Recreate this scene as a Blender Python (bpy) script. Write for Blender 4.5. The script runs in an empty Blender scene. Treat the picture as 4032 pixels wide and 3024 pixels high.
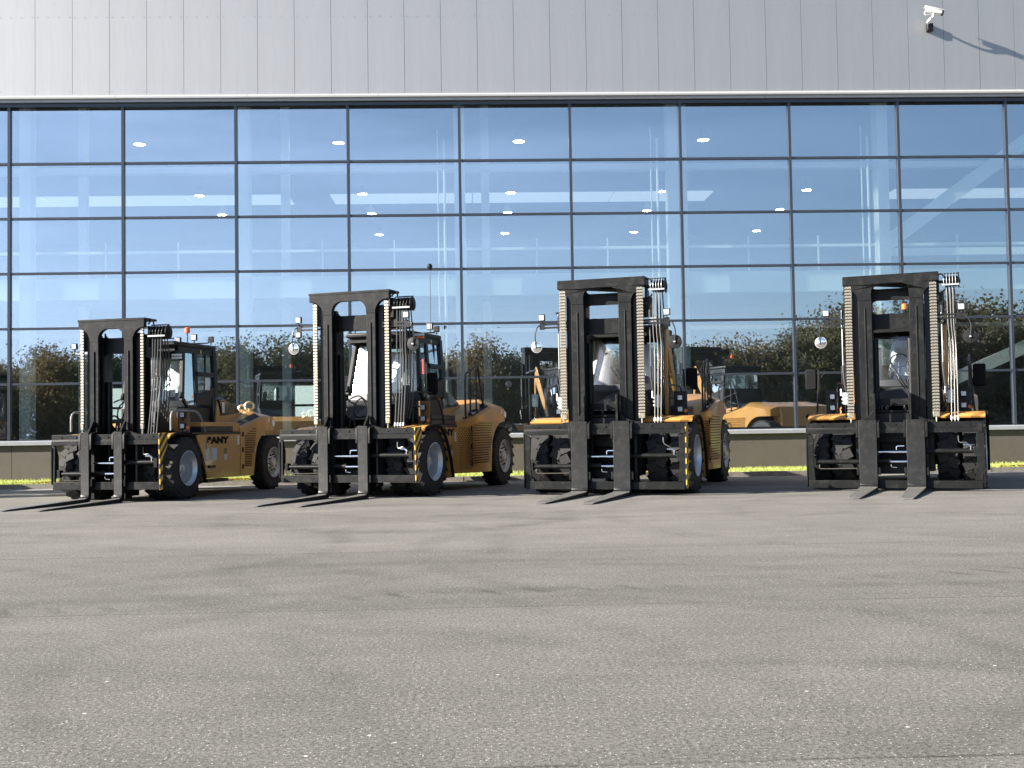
import bpy, math, random
from mathutils import Vector, Matrix
random.seed(7)
PI = math.pi
C = bpy.context.scene.collection
sc = bpy.context.scene

# ------------------------------------------------------------------ camera
PITCH, ROLL, CAMH = 0.0387, 0.0160, 1.255
cd = bpy.data.cameras.new('camera'); cam = bpy.data.objects.new('camera', cd); C.objects.link(cam)
cd.sensor_width = 36.0; cd.lens = 4600 / 4032 * 36; cd.clip_start = 0.05; cd.clip_end = 3000
fw = Vector((0, math.cos(PITCH), math.sin(PITCH))); up0 = Vector((0, -math.sin(PITCH), math.cos(PITCH))); r0 = Vector((1, 0, 0))
rt = r0 * math.cos(ROLL) - up0 * math.sin(ROLL); up = r0 * math.sin(ROLL) + up0 * math.cos(ROLL)
M = Matrix((rt, up, -fw)).transposed().to_4x4(); M.translation = (0, 0, CAMH)
cam.matrix_world = M
sc.camera = cam

# ------------------------------------------------------------------ light
SUN_AZ, SUN_EL = 0.27, math.radians(23)          # light travels towards +x, a little towards the facade
sd = Vector((-math.cos(SUN_AZ) * math.cos(SUN_EL), -math.sin(SUN_AZ) * math.cos(SUN_EL), math.sin(SUN_EL)))
sl = bpy.data.lights.new('sun', 'SUN'); so = bpy.data.objects.new('sun', sl); C.objects.link(so)
sl.energy = 5.0; sl.angle = math.radians(0.5); sl.color = (1.0, 0.93, 0.83)
so.rotation_euler = sd.to_track_quat('Z', 'Y').to_euler()
w = bpy.data.worlds.new('World'); sc.world = w; w.use_nodes = True
nt = w.node_tree; nt.nodes.clear()
N = nt.nodes.new; L = nt.links.new
sky = N('ShaderNodeTexSky'); sky.sky_type = 'NISHITA'; sky.sun_disc = False
sky.sun_elevation = SUN_EL; sky.sun_rotation = math.atan2(sd.x, sd.y)
sky.air_density = 1.0; sky.dust_density = 0.7; sky.ozone_density = 3.0
tc = N('ShaderNodeTexCoord'); mp = N('ShaderNodeMapping'); mp.inputs['Scale'].default_value = (1.2, 3.0, 9.0); mp.inputs['Rotation'].default_value = (0.1, 0.35, 0.4)
nz = N('ShaderNodeTexNoise'); nz.inputs['Scale'].default_value = 1.6; nz.inputs['Detail'].default_value = 7; nz.inputs['Roughness'].default_value = 0.6
rp = N('ShaderNodeValToRGB'); rp.color_ramp.elements[0].position = 0.42; rp.color_ramp.elements[1].position = 0.8
rp.color_ramp.elements[1].color = (0.26, 0.26, 0.26, 1)
mx = N('ShaderNodeMix'); mx.data_type = 'RGBA'; mx.inputs[7].default_value = (8.0, 9.8, 13.4, 1)
bg = N('ShaderNodeBackground'); bg.inputs['Strength'].default_value = 0.050; wo = N('ShaderNodeOutputWorld')
L(tc.outputs['Generated'], mp.inputs[0]); L(mp.outputs[0], nz.inputs['Vector']); L(nz.outputs[0], rp.inputs[0]); 
sx_ = N('ShaderNodeSeparateXYZ'); L(tc.outputs['Generated'], sx_.inputs[0])
h1 = N('ShaderNodeMapRange'); h1.inputs[1].default_value = 0.0; h1.inputs[2].default_value = 0.44; h1.inputs[3].default_value = 0.50; h1.inputs[4].default_value = 0.0; L(sx_.outputs['Z'], h1.inputs[0])
h2 = N('ShaderNodeMapRange'); h2.inputs[1].default_value = 0.5; h2.inputs[2].default_value = -0.55; h2.inputs[3].default_value = 0.18; h2.inputs[4].default_value = 1.75; L(sx_.outputs['X'], h2.inputs[0])
h3 = N('ShaderNodeMath'); h3.operation = 'MULTIPLY'; L(h1.outputs[0], h3.inputs[0]); L(h2.outputs[0], h3.inputs[1])
h5 = N('ShaderNodeMath'); h5.operation = 'MULTIPLY'; L(rp.outputs[0], h5.inputs[0]); L(h2.outputs[0], h5.inputs[1]); 
h4 = N('ShaderNodeMath'); h4.operation = 'ADD'; h4.use_clamp = True; L(h3.outputs[0], h4.inputs[0]); L(h5.outputs[0], h4.inputs[1]); L(h4.outputs[0], mx.inputs[0])
L(sky.outputs[0], mx.inputs[6]); L(mx.outputs[2], bg.inputs[0]); L(bg.outputs[0], wo.inputs[0])
sc.view_settings.view_transform = 'Standard'; sc.view_settings.look = 'None'
sc.view_settings.exposure = 1.85; sc.view_settings.gamma = 1.0; sc.view_settings.use_curve_mapping = False

# ------------------------------------------------------------------ materials
def newmat(name):
    m = bpy.data.materials.new(name); m.use_nodes = True
    return m, m.node_tree, m.node_tree.nodes['Principled BSDF']
def mat(name, col, rough=0.5, metal=0.0, var=0.0, vscale=4.0, bump=0.0, bscale=60.0, spec=0.5, dust=0.0, dustcol=(0.22, 0.2, 0.17), coat=0.0, stretch=None):
    m, t, b = newmat(name)
    n = t.nodes.new; l = t.links.new
    b.inputs['Roughness'].default_value = rough; b.inputs['Metallic'].default_value = metal
    b.inputs['Specular IOR Level'].default_value = spec
    if coat: b.inputs['Coat Weight'].default_value = coat; b.inputs['Coat Roughness'].default_value = 0.08
    b.inputs['Base Color'].default_value = (*col, 1)
    tcn = n('ShaderNodeTexCoord')
    src = tcn.outputs['Object']
    if stretch:
        mpn = n('ShaderNodeMapping'); mpn.inputs['Scale'].default_value = stretch; l(src, mpn.inputs[0]); src = mpn.outputs[0]
    if var or dust:
        nn = n('ShaderNodeTexNoise'); nn.inputs['Scale'].default_value = vscale; nn.inputs['Detail'].default_value = 6; nn.inputs['Roughness'].default_value = 0.65
        l(src, nn.inputs['Vector'])
        mr = n('ShaderNodeMapRange'); mr.inputs[1].default_value = 0.3; mr.inputs[2].default_value = 0.7; mr.inputs[3].default_value = 1 - var; mr.inputs[4].default_value = 1 + var
        l(nn.outputs[0], mr.inputs[0])
        mu = n('ShaderNodeMix'); mu.data_type = 'RGBA'; mu.blend_type = 'MULTIPLY'; mu.inputs[0].default_value = 1; mu.inputs[6].default_value = (*col, 1)
        l(mr.outputs[0], mu.inputs[7]); out = mu.outputs[2]
        if dust:
            n2 = n('ShaderNodeTexNoise'); n2.inputs['Scale'].default_value = vscale * 2.3; n2.inputs['Detail'].default_value = 8; n2.inputs['Roughness'].default_value = 0.75
            l(src, n2.inputs['Vector'])
            r2 = n('ShaderNodeMapRange'); r2.inputs[1].default_value = 0.5; r2.inputs[2].default_value = 0.75; r2.inputs[4].default_value = dust
            l(n2.outputs[0], r2.inputs[0])
            m2 = n('ShaderNodeMix'); m2.data_type = 'RGBA'; m2.inputs[7].default_value = (*dustcol, 1)
            l(r2.outputs[0], m2.inputs[0]); l(out, m2.inputs[6]); out = m2.outputs[2]
            r3 = n('ShaderNodeMapRange'); r3.inputs[3].default_value = rough; r3.inputs[4].default_value = min(1, rough + 0.35)
            l(r2.outputs[0], r3.inputs[0]); l(r3.outputs[0], b.inputs['Roughness'])
        l(out, b.inputs['Base Color'])
    if bump:
        nb = n('ShaderNodeTexNoise'); nb.inputs['Scale'].default_value = bscale; nb.inputs['Detail'].default_value = 4
        l(src, nb.inputs['Vector'])
        bp = n('ShaderNodeBump'); bp.inputs['Strength'].default_value = bump; bp.inputs['Distance'].default_value = 0.01
        l(nb.outputs[0], bp.inputs['Height']); l(bp.outputs[0], b.inputs['Normal'])
    return m
def glassmat(name, tint, refl, rough=0.0, gloss=(1, 1, 1), wob=0.0, wscale=0.5):
    m = bpy.data.materials.new(name); m.use_nodes = True; t = m.node_tree; t.nodes.clear(); n = t.nodes.new; l = t.links.new
    tr = n('ShaderNodeBsdfTransparent'); tr.inputs[0].default_value = (*tint, 1)
    gl = n('ShaderNodeBsdfGlossy'); gl.inputs[0].default_value = (*gloss, 1); gl.inputs['Roughness'].default_value = rough
    fr = n('ShaderNodeFresnel'); fr.inputs[0].default_value = 1.5
    mr = n('ShaderNodeMapRange'); mr.inputs[1].default_value = 0.04; mr.inputs[2].default_value = 1; mr.inputs[3].default_value = refl; mr.inputs[4].default_value = 1 if refl < .3 else 0.62
    l(fr.outputs[0], mr.inputs[0])
    mi = n('ShaderNodeMixShader'); o = n('ShaderNodeOutputMaterial')
    l(mr.outputs[0], mi.inputs[0]); l(tr.outputs[0], mi.inputs[1]); l(gl.outputs[0], mi.inputs[2]); l(mi.outputs[0], o.inputs[0])
    if wob:
        tcn = n('ShaderNodeTexCoord'); nb = n('ShaderNodeTexNoise'); nb.inputs['Scale'].default_value = wscale; nb.inputs['Detail'].default_value = 1
        l(tcn.outputs['Object'], nb.inputs['Vector'])
        bp = n('ShaderNodeBump'); bp.inputs['Strength'].default_value = 1; bp.inputs['Distance'].default_value = wob
        l(nb.outputs[0], bp.inputs['Height']); l(bp.outputs[0], gl.inputs['Normal'])
    return m
def emis(name, col, s):
    m, t, b = newmat(name); b.inputs['Base Color'].default_value = (*col, 1)
    b.inputs['Emission Color'].default_value = (*col, 1); b.inputs['Emission Strength'].default_value = s
    return m
BLK = mat('black_mast_paint', (0.0065, 0.007, 0.007), 0.42, var=0.3, vscale=3, dust=0.75, dustcol=(0.024, 0.024, 0.022), spec=0.20, bump=0.15, bscale=25)
BLK2 = mat('black_frame_paint', (0.006, 0.0065, 0.007), 0.42, var=0.25, vscale=5, dust=0.25, dustcol=(0.035, 0.033, 0.03), spec=0.35)
FORK = mat('worn_fork_steel', (0.010, 0.010, 0.0098), 0.40, var=0.35, vscale=3, dust=0.5, dustcol=(0.036, 0.035, 0.032), spec=0.3, bump=0.1, bscale=30)
BLADE = mat('scuffed_sheen_fork_blade', (0.11, 0.107, 0.10), 0.38, var=0.35, vscale=7, dust=0.8, dustcol=(0.34, 0.32, 0.29), stretch=(3, 1, 1))  # scuffed steel, with the reflection on the blade tops mixed into the colour
YEL = mat('machine_yellow_paint', (0.47, 0.232, 0.052), 0.36, var=0.09, vscale=1.6, coat=0.35, dust=0.22, dustcol=(0.35, 0.27, 0.16))
YELD = mat('yellow_inner_paint', (0.46, 0.21, 0.04), 0.5, var=0.1)
TYR = mat('tyre_rubber', (0.011, 0.011, 0.0115), 0.75, var=0.25, vscale=6, dust=0.35, dustcol=(0.045, 0.041, 0.035), bump=0.2, bscale=40)
RIM = mat('galvanised_rim', (0.56, 0.58, 0.60), 0.36, metal=0.7, var=0.15, vscale=9, dust=0.25, dustcol=(0.25, 0.24, 0.22))
RIMD = mat('rear_rim_steel', (0.46, 0.46, 0.45), 0.42, metal=0.55, var=0.2, vscale=12, dust=0.3)
CHR = mat('chromed_rod', (0.8, 0.82, 0.85), 0.12, metal=1.0)
STEEL = mat('chain_steel', (0.31, 0.275, 0.215), 0.40, metal=0.7, var=0.3, vscale=20)
RUB = mat('black_rubber', (0.008, 0.008, 0.009), 0.75, spec=0.12)
HOSE = mat('hose_rubber', (0.05, 0.048, 0.045), 0.30)
HOSEL = mat('silver_braided_hose', (0.085, 0.08, 0.07), 0.34, metal=0.3)  # dull silver hose, paler than the plain rubber one
PIPE = mat('grey_pipe_paint', (0.20, 0.22, 0.23), 0.45, var=0.1)
PIPB = mat('black_pipe_paint', (0.007, 0.007, 0.008), 0.45)
WHT = mat('white_plastic', (0.78, 0.78, 0.76), 0.4)
LAMP = mat('lamp_lens', (0.62, 0.63, 0.64), 0.12, metal=0.55, bump=0.4, bscale=90)
ORG = mat('orange_lens', (0.85, 0.16, 0.03), 0.2)
GRYB = mat('grey_valve_block', (0.38, 0.39, 0.40), 0.4, metal=0.4)
SEAT = mat('dark_seat_fabric', (0.03, 0.032, 0.035), 0.8)
PLAS = mat('crinkled_plastic_cover', (0.75, 0.78, 0.83), 0.2, metal=0.2, bump=1.0, bscale=9, spec=0.8)
PAPER = mat('paper_label', (0.75, 0.75, 0.74), 0.6)
PAPB = mat('printed_label', (0.55, 0.57, 0.60), 0.6, var=0.3, vscale=120, stretch=(1, 1, 6))
DECK = mat('dark_deck_paint', (0.012, 0.014, 0.019), 0.5, var=0.1)
HOOD = mat('black_engine_hood', (0.012, 0.014, 0.020), 0.28, coat=0.25)
RED = mat('red_hammer_plastic', (0.6, 0.04, 0.03), 0.4)
CGL = glassmat('cab_glass', (0.86, 0.95, 0.90), 0.07, 0.02)
WGL = glassmat('windscreen_glass', (0.90, 0.96, 0.93), 0.19, 0.20)
MIRR = mat('mirror_face', (0.85, 0.85, 0.85), 0.05, metal=1.0)
EYEM = mat('brass_coloured_eye_bolt', (0.72, 0.56, 0.30), 0.3, metal=0.6)
NAVY = mat('navy_decal', (0.008, 0.010, 0.022), 0.7)
BRWN = mat('brown_decal_strip', (0.16, 0.09, 0.03), 0.4)
DGLS = mat('dark_smoked_panel', (0.02, 0.02, 0.02), 0.08, coat=0.5)
def stripe_mat():
    m, t, b = newmat('hazard_stripes'); n = t.nodes.new; l = t.links.new
    tcn = n('ShaderNodeTexCoord'); s = n('ShaderNodeSeparateXYZ'); l(tcn.outputs['Object'], s.inputs[0])
    a = n('ShaderNodeMath'); a.operation = 'SUBTRACT'; l(s.outputs['Z'], a.inputs[0]); l(s.outputs['Y'], a.inputs[1])
    f = n('ShaderNodeMath'); f.operation = 'MULTIPLY'; f.inputs[1].default_value = 5.2; l(a.outputs[0], f.inputs[0])
    g = n('ShaderNodeMath'); g.operation = 'FRACT'; l(f.outputs[0], g.inputs[0])
    h = n('ShaderNodeMath'); h.operation = 'GREATER_THAN'; h.inputs[1].default_value = 0.5; l(g.outputs[0], h.inputs[0])
    x = n('ShaderNodeMix'); x.data_type = 'RGBA'; x.inputs[6].default_value = (0.02, 0.02, 0.02, 1); x.inputs[7].default_value = (0.62, 0.36, 0.04, 1)
    l(h.outputs[0], x.inputs[0]); l(x.outputs[2], b.inputs['Base Color']); b.inputs['Roughness'].default_value = 0.45
    return m
HAZ = stripe_mat()

# ------------------------------------------------------------------ mesh helpers
class MB:
    def __init__(s): s.v = []; s.f = []
    def add(s, vs, fs):
        o = len(s.v); s.v += [tuple(v) for v in vs]; s.f += [tuple(i + o for i in f) for f in fs]; return s
    def box(s, x0, x1, y0, y1, z0, z1):
        return s.add([(x, y, z) for z in (z0, z1) for y in (y0, y1) for x in (x0, x1)],
                     [(0, 2, 3, 1), (4, 5, 7, 6), (0, 1, 5, 4), (2, 6, 7, 3), (0, 4, 6, 2), (1, 3, 7, 5)])
    def obox(s, c, sz, R):
        vs = [Vector(c) + R @ Vector((a * sz[0] / 2, b * sz[1] / 2, d * sz[2] / 2)) for d in (-1, 1) for b in (-1, 1) for a in (-1, 1)]
        return s.add(vs, [(0, 2, 3, 1), (4, 5, 7, 6), (0, 1, 5, 4), (2, 6, 7, 3), (0, 4, 6, 2), (1, 3, 7, 5)])
    def cyl(s, p0, p1, r, n=12, r1=None):
        return s.tube([p0, p1], r, n, r1)
    def tube(s, path, r, n=8, r1=None, cap=True):
        P = [Vector(p) for p in path]; m = len(P); vs = []; fs = []
        a = None
        for i, p in enumerate(P):
            d = (P[min(i + 1, m - 1)] - P[max(i - 1, 0)]).normalized()
            if a is None: a = d.orthogonal().normalized()
            a = (a - d * a.dot(d)).normalized(); b = d.cross(a)
            rr = r if (r1 is None) else r + (r1 - r) * i / (m - 1)
            for k in range(n):
                t = 2 * PI * k / n; vs.append(p + (a * math.cos(t) + b * math.sin(t)) * rr)
        for i in range(m - 1):
            for k in range(n):
                fs.append((i * n + k, i * n + (k + 1) % n, (i + 1) * n + (k + 1) % n, (i + 1) * n + k))
        if cap: fs.append(tuple(range(n))[::-1]); fs.append(tuple(range((m - 1) * n, m * n)))
        return s.add(vs, fs)
    def prism(s, poly, axis, a, b):
        # poly: 2d points; axis 'x': (y,z)  'y': (x,z)  'z': (x,y)
        def P(p, t):
            return (t, p[0], p[1]) if axis == 'x' else (p[0], t, p[1]) if axis == 'y' else (p[0], p[1], t)
        n = len(poly); vs = [P(p, a) for p in poly] + [P(p, b) for p in poly]
        fs = [tuple(range(n)), tuple(range(2 * n - 1, n - 1, -1))] + [(i, (i + 1) % n + 0, (i + 1) % n + n, i + n) for i in range(n)]
        return s.add(vs, fs)
    def sheet(s, prof, axis, a, b, th):
        # ribbon following prof (2d) with thickness th
        n = len(prof); out = []
        for i in range(n):
            p = Vector(prof[i]); d = (Vector(prof[min(i + 1, n - 1)]) - Vector(prof[max(i - 1, 0)])).normalized()
            out.append(p + Vector((-d.y, d.x)) * th)
        for i in range(n - 1):
            s.prism([prof[i], prof[i + 1], out[i + 1], out[i]], axis, a, b)
        return s
    def lathe(s, c, prof, n=32, axis='x'):
        vs = []; fs = []; m = len(prof)
        for k in range(n):
            t = 2 * PI * k / n; ct, st = math.cos(t), math.sin(t)
            for (x, r) in prof:
                if axis == 'x': vs.append((c[0] + x, c[1] + r * ct, c[2] + r * st))
                elif axis == 'y': vs.append((c[0] + r * ct, c[1] + x, c[2] + r * st))
                else: vs.append((c[0] + r * ct, c[1] + r * st, c[2] + x))
        for k in range(n):
            for i in range(m - 1):
                fs.append((k * m + i, k * m + i + 1, ((k + 1) % n) * m + i + 1, ((k + 1) % n) * m + i))
        return s.add(vs, fs)
    def loft(s, secs, closed=True):
        n = len(secs[0]); vs = [p for q in secs for p in q]; fs = []
        for i in range(len(secs) - 1):
            for k in range(n if closed else n - 1):
                fs.append((i * n + k, i * n + (k + 1) % n, (i + 1) * n + (k + 1) % n, (i + 1) * n + k))
        if closed: fs.append(tuple(range(n))[::-1]); fs.append(tuple(range((len(secs) - 1) * n, len(secs) * n)))
        return s.add(vs, fs)
    def mesh(s, name, m, smooth=40):
        me = bpy.data.meshes.new(name); me.from_pydata(s.v, [], s.f)
        import bmesh
        bm = bmesh.new(); bm.from_mesh(me); bmesh.ops.recalc_face_normals(bm, faces=bm.faces); bm.to_mesh(me); bm.free()
        me.materials.append(m)
        if smooth:
            me.polygons.foreach_set('use_smooth', [True] * len(me.polygons)); me.set_sharp_from_angle(angle=math.radians(smooth))
        return me
    def build(s, name, m, parent=None, bevel=0.0, smooth=40, label=None, kind=None):
        o = bpy.data.objects.new(name, s.mesh(name, m, smooth)); C.objects.link(o)
        if parent: o.parent = parent
        if bevel:
            b = o.modifiers.new('bevel', 'BEVEL'); b.width = bevel; b.segments = 2; b.limit_method = 'ANGLE'; b.angle_limit = math.radians(35)
        if label: o['label'] = label
        if kind: o['kind'] = kind
        return o
def inst(name, me, parent, loc=(0, 0, 0), rot=(0, 0, 0), scale=(1, 1, 1)):
    o = bpy.data.objects.new(name, me); C.objects.link(o); o.location = loc; o.rotation_euler = rot; o.scale = scale
    if parent: o.parent = parent
    return o
def empty(name, parent=None, loc=(0, 0, 0), rz=0):
    o = bpy.data.objects.new(name, None); C.objects.link(o); o.location = loc; o.rotation_euler = (0, 0, rz); o.empty_display_size = 0.2
    if parent: o.parent = parent
    return o
def thing(name, label, cat, loc=(0, 0, 0), rz=0, group=None):
    o = empty(name, None, loc, rz); o['label'] = label; o['category'] = cat
    if group: o['group'] = group
    return o
def text(s, name, m, parent, org, right, upv, h, bold=0.0, sx=1.0, th=0.001, width=None):
    cu = bpy.data.curves.new(name, 'FONT'); cu.body = s; cu.size = h * 1.4; cu.offset = bold; cu.extrude = th; cu.align_x = 'LEFT'; cu.space_character = 1.05
    t = bpy.data.objects.new('tmp', cu); C.objects.link(t)
    dg = bpy.context.evaluated_depsgraph_get(); dg.update()
    me = bpy.data.meshes.new_from_object(t.evaluated_get(dg)); bpy.data.objects.remove(t); me.name = name
    me.materials.clear(); me.materials.append(m)
    r = Vector(right).normalized(); u = Vector(upv); u = (u - r * u.dot(r)).normalized(); nn = r.cross(u)
    if width:
        xs_ = [v.co.x for v in me.vertices]; ys_ = [v.co.y for v in me.vertices]; kx = width / (max(xs_) - min(xs_)); ky = h / (max(ys_) - min(ys_)); mnx, mny = min(xs_), min(ys_); sx = 1.0
        for v in me.vertices: v.co.x = (v.co.x - mnx) * kx; v.co.y = (v.co.y - mny) * ky
    for v in me.vertices:
        p = v.co; v.co = Vector(org) + r * (p.x * sx) + u * p.y + nn * p.z
    o = bpy.data.objects.new(name, me); C.objects.link(o); o.parent = parent
    return o
def smooth_path(pts, n=5):
    P = [Vector(p) for p in pts]; out = []
    for i in range(len(P) - 1):
        a = P[max(i - 1, 0)]; b = P[i]; c = P[i + 1]; d = P[min(i + 2, len(P) - 1)]
        for k in range(n):
            t = k / n
            out.append(0.5 * ((2 * b) + (c - a) * t + (2 * a - 5 * b + 4 * c - d) * t * t + (3 * b - a - 3 * c + d) * t ** 3))
    out.append(P[-1]); return out
def rounded(pts, r, n=4):
    P = [Vector(p) for p in pts]; out = [P[0]]
    for i in range(1, len(P) - 1):
        a = (P[i - 1] - P[i]); b = (P[i + 1] - P[i]); q = min(r, a.length / 2, b.length / 2)
        A = P[i] + a.normalized() * q; B = P[i] + b.normalized() * q
        for k in range(n + 1):
            t = k / n; out.append(A * (1 - t) ** 2 + P[i] * 2 * t * (1 - t) + B * t * t)
    out.append(P[-1]); return out
def rrect(x0, x1, z0, z1, r, n=4):
    o = []
    for (cx, cz, a0) in ((x1 - r, z1 - r, 0), (x0 + r, z1 - r, 90), (x0 + r, z0 + r, 180), (x1 - r, z0 + r, 270)):
        for k in range(n + 1):
            t = math.radians(a0 + 90 * k / n); o.append((cx + r * math.cos(t), cz + r * math.sin(t)))
    return o


# ================================================================== SETTING
FY = 0.034; FO = Vector((-13.31, 30.91, 0))
ft = Vector((math.cos(FY), math.sin(FY), 0)); fn = Vector((-math.sin(FY), math.cos(FY), 0))
def F(u, d, z): return FO + ft * u + fn * d + Vector((0, 0, z))

def asphalt():
    m, t, b = newmat('asphalt'); n = t.nodes.new; l = t.links.new
    tcn = n('ShaderNodeTexCoord')
    rot = n('ShaderNodeMapping'); rot.inputs['Rotation'].default_value = (0, 0, -FY); l(tcn.outputs['Object'], rot.inputs[0])
    sep = n('ShaderNodeSeparateXYZ'); l(rot.outputs[0], sep.inputs[0])
    def math_(op, a, c=None, d=None):
        q = n('ShaderNodeMath'); q.operation = op
        for i, z in enumerate((a, c, d)):
            if z is None: continue
            if isinstance(z, (int, float)): q.inputs[i].default_value = z
            else: l(z, q.inputs[i])
        return q.outputs[0]
    def noise(scale, det, rough, st=None):
        q = n('ShaderNodeTexNoise'); q.inputs['Scale'].default_value = scale; q.inputs['Detail'].default_value = det; q.inputs['Roughness'].default_value = rough
        if st:
            g = n('ShaderNodeMapping'); g.inputs['Scale'].default_value = st; l(rot.outputs[0], g.inputs[0]); l(g.outputs[0], q.inputs['Vector'])
        else: l(rot.outputs[0], q.inputs['Vector'])
        return q.outputs[0]
    def ramp(x, a, b_, c, d):
        q = n('ShaderNodeMapRange'); q.inputs[1].default_value = a; q.inputs[2].default_value = b_; q.inputs[3].default_value = c; q.inputs[4].default_value = d; l(x, q.inputs[0]); return q.outputs[0]
    v = 1.0
    big = math_('MULTIPLY', ramp(noise(0.35, 5, 0.6, (0.5, 1.4, 1)), 0.3, 0.7, 0.87, 1.13), ramp(noise(0.9, 8, 0.75, (0.8, 1.0, 1)), 0.52, 0.66, 1.0, 0.88))
    mid = ramp(noise(1.6, 6, 0.7, (0.6, 1.3, 1)), 0.3, 0.7, 0.89, 1.11)
    agg = ramp(noise(46, 4, 0.8), 0.36, 0.64, 0.52, 1.48)
    fine = ramp(noise(170, 2, 0.7), 0.3, 0.7, 0.78, 1.22)
    val = math_('MULTIPLY', math_('MULTIPLY', big, mid), math_('MULTIPLY', agg, fine))
    # rolled lanes of paving with a seam about every four metres
    wob = math_('MULTIPLY', math_('SUBTRACT', noise(0.6, 4, 0.6), 0.5), 0.10)
    yl = math_('ADD', math_('ADD', sep.outputs['Y'], wob), -0.46)
    ln = math_('DIVIDE', yl, 3.93)
    fr = math_('FRACT', ln)
    dd = math_('MULTIPLY', math_('MINIMUM', fr, math_('SUBTRACT', 1.0, fr)), 3.93)
    seamw = ramp(noise(0.9, 4, 0.7), 0.35, 0.65, 0.25, 1.0)
    seam = math_('MULTIPLY', ramp(dd, 0.0, 0.022, 1.0, 0.0), seamw)
    val = math_('MULTIPLY', val, math_('SUBTRACT', 1.0, math_('MULTIPLY', seam, 0.62)))
    val = math_('MULTIPLY', val, ramp(fr, 0.0, 1.0, 0.965, 1.03))
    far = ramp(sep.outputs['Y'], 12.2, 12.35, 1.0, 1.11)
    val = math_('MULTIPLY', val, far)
    # curved tyre scuffs: thin rings round a few turning centres
    for (cx, cy, r, wd, amt) in ((-5.2, 13.2, 3.7, 0.15, .17), (-5.2, 13.2, 5.5, 0.15, .15), (4.0, 12.2, 4.6, 0.15, .17), (4.0, 12.2, 6.4, 0.15, .14), (0.3, 6.6, 2.6, 0.12, .14), (0.3, 6.6, 4.3, 0.13, .15),
                            (9.0, 16.5, 5.2, 0.2, .17), (9.0, 16.5, 7.1, 0.2, .15), (-1.2, 17.3, 2.6, 0.25, .18), (-10.0, 17.5, 4.4, 0.2, .16), (3.0, 19.0, 3.3, 0.2, .16), (0.6, -28, 37.2, 0.15, 0.16), (0.6, -28, 39.2, 0.15, 0.15), (-12, 2, 12.0, .15, .13), (-12, 2, 13.9, .15, .13)):
        dx = math_('SUBTRACT', sep.outputs['X'], cx); dy = math_('SUBTRACT', sep.outputs['Y'], cy)
        rr = math_('SQRT', math_('ADD', math_('MULTIPLY', dx, dx), math_('MULTIPLY', dy, dy)))
        e = math_('ABSOLUTE', math_('SUBTRACT', math_('ADD', rr, math_('MULTIPLY', wob, 1.5)), r))
        k = math_('MULTIPLY', ramp(e, wd * .3, wd * 1.5, 1.0, 0.0), ramp(noise(0.45 + r * 0.01, 6, 0.8), 0.40, 0.60, 0.0, amt * 1.1))
        val = math_('MULTIPLY', val, math_('SUBTRACT', 1.0, k))
    # lug prints
    band = math_('ABSOLUTE', math_('SUBTRACT', math_('SUBTRACT', sep.outputs['Y'], math_('MULTIPLY', sep.outputs['X'], 0.16)), 9.05))
    lug = math_('MULTIPLY', ramp(band, 0.10, 0.24, 1.0, 0.0), math_('GREATER_THAN', math_('FRACT', math_('ADD', math_('MULTIPLY', sep.outputs['X'], 2.6), math_('MULTIPLY', sep.outputs['Y'], 1.6))), 0.72))
    lug = math_('MULTIPLY', lug, ramp(noise(0.5, 4, 0.6), 0.42, 0.56, 0.0, 0.34))
    val = math_('MULTIPLY', val, math_('SUBTRACT', 1.0, lug))
    # pale dusty drift patches
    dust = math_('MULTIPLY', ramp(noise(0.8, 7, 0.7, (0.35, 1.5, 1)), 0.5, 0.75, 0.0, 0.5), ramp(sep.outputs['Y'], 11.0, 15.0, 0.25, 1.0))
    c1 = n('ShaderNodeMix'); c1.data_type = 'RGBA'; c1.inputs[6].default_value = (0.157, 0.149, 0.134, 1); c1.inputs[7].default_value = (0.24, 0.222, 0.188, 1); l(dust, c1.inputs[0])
    # single aggregate stones, some pale, some dark
    vo = n('ShaderNodeTexVoronoi'); vo.inputs['Scale'].default_value = 90; l(rot.outputs[0], vo.inputs['Vector'])
    vs = n('ShaderNodeSeparateColor'); l(vo.outputs['Color'], vs.inputs[0])
    inside = ramp(vo.outputs['Distance'], 0.25, 0.42, 1.0, 0.0)
    pale = math_('MULTIPLY', inside, math_('GREATER_THAN', vs.outputs[0], 0.94))
    dark = math_('MULTIPLY', inside, math_('GREATER_THAN', vs.outputs[1], 0.86))
    val = math_('MULTIPLY', val, math_('SUBTRACT', 1.0, math_('MULTIPLY', dark, 0.55)))
    c2 = n('ShaderNodeMix'); c2.data_type = 'RGBA'; c2.blend_type = 'MULTIPLY'; c2.inputs[0].default_value = 1; l(c1.outputs[2], c2.inputs[6]); l(val, c2.inputs[7])
    c3 = n('ShaderNodeMix'); c3.data_type = 'RGBA'; c3.inputs[7].default_value = (0.62, 0.60, 0.56, 1); l(math_('MULTIPLY', pale, 0.8), c3.inputs[0]); l(c2.outputs[2], c3.inputs[6])
    # single lost stones, bright
    v2 = n('ShaderNodeTexVoronoi'); v2.inputs['Scale'].default_value = 9; l(rot.outputs[0], v2.inputs['Vector'])
    s2 = n('ShaderNodeSeparateColor'); l(v2.outputs['Color'], s2.inputs[0])
    st = math_('MULTIPLY', ramp(v2.outputs['Distance'], 0.06, 0.10, 1.0, 0.0), math_('GREATER_THAN', s2.outputs[0], 0.975))
    c4 = n('ShaderNodeMix'); c4.data_type = 'RGBA'; c4.inputs[7].default_value = (0.6, 0.58, 0.54, 1); l(st, c4.inputs[0]); l(c3.outputs[2], c4.inputs[6])
    l(c4.outputs[2], b.inputs['Base Color']); b.inputs['Roughness'].default_value = 0.9; b.inputs['Specular IOR Level'].default_value = 0.12
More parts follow.
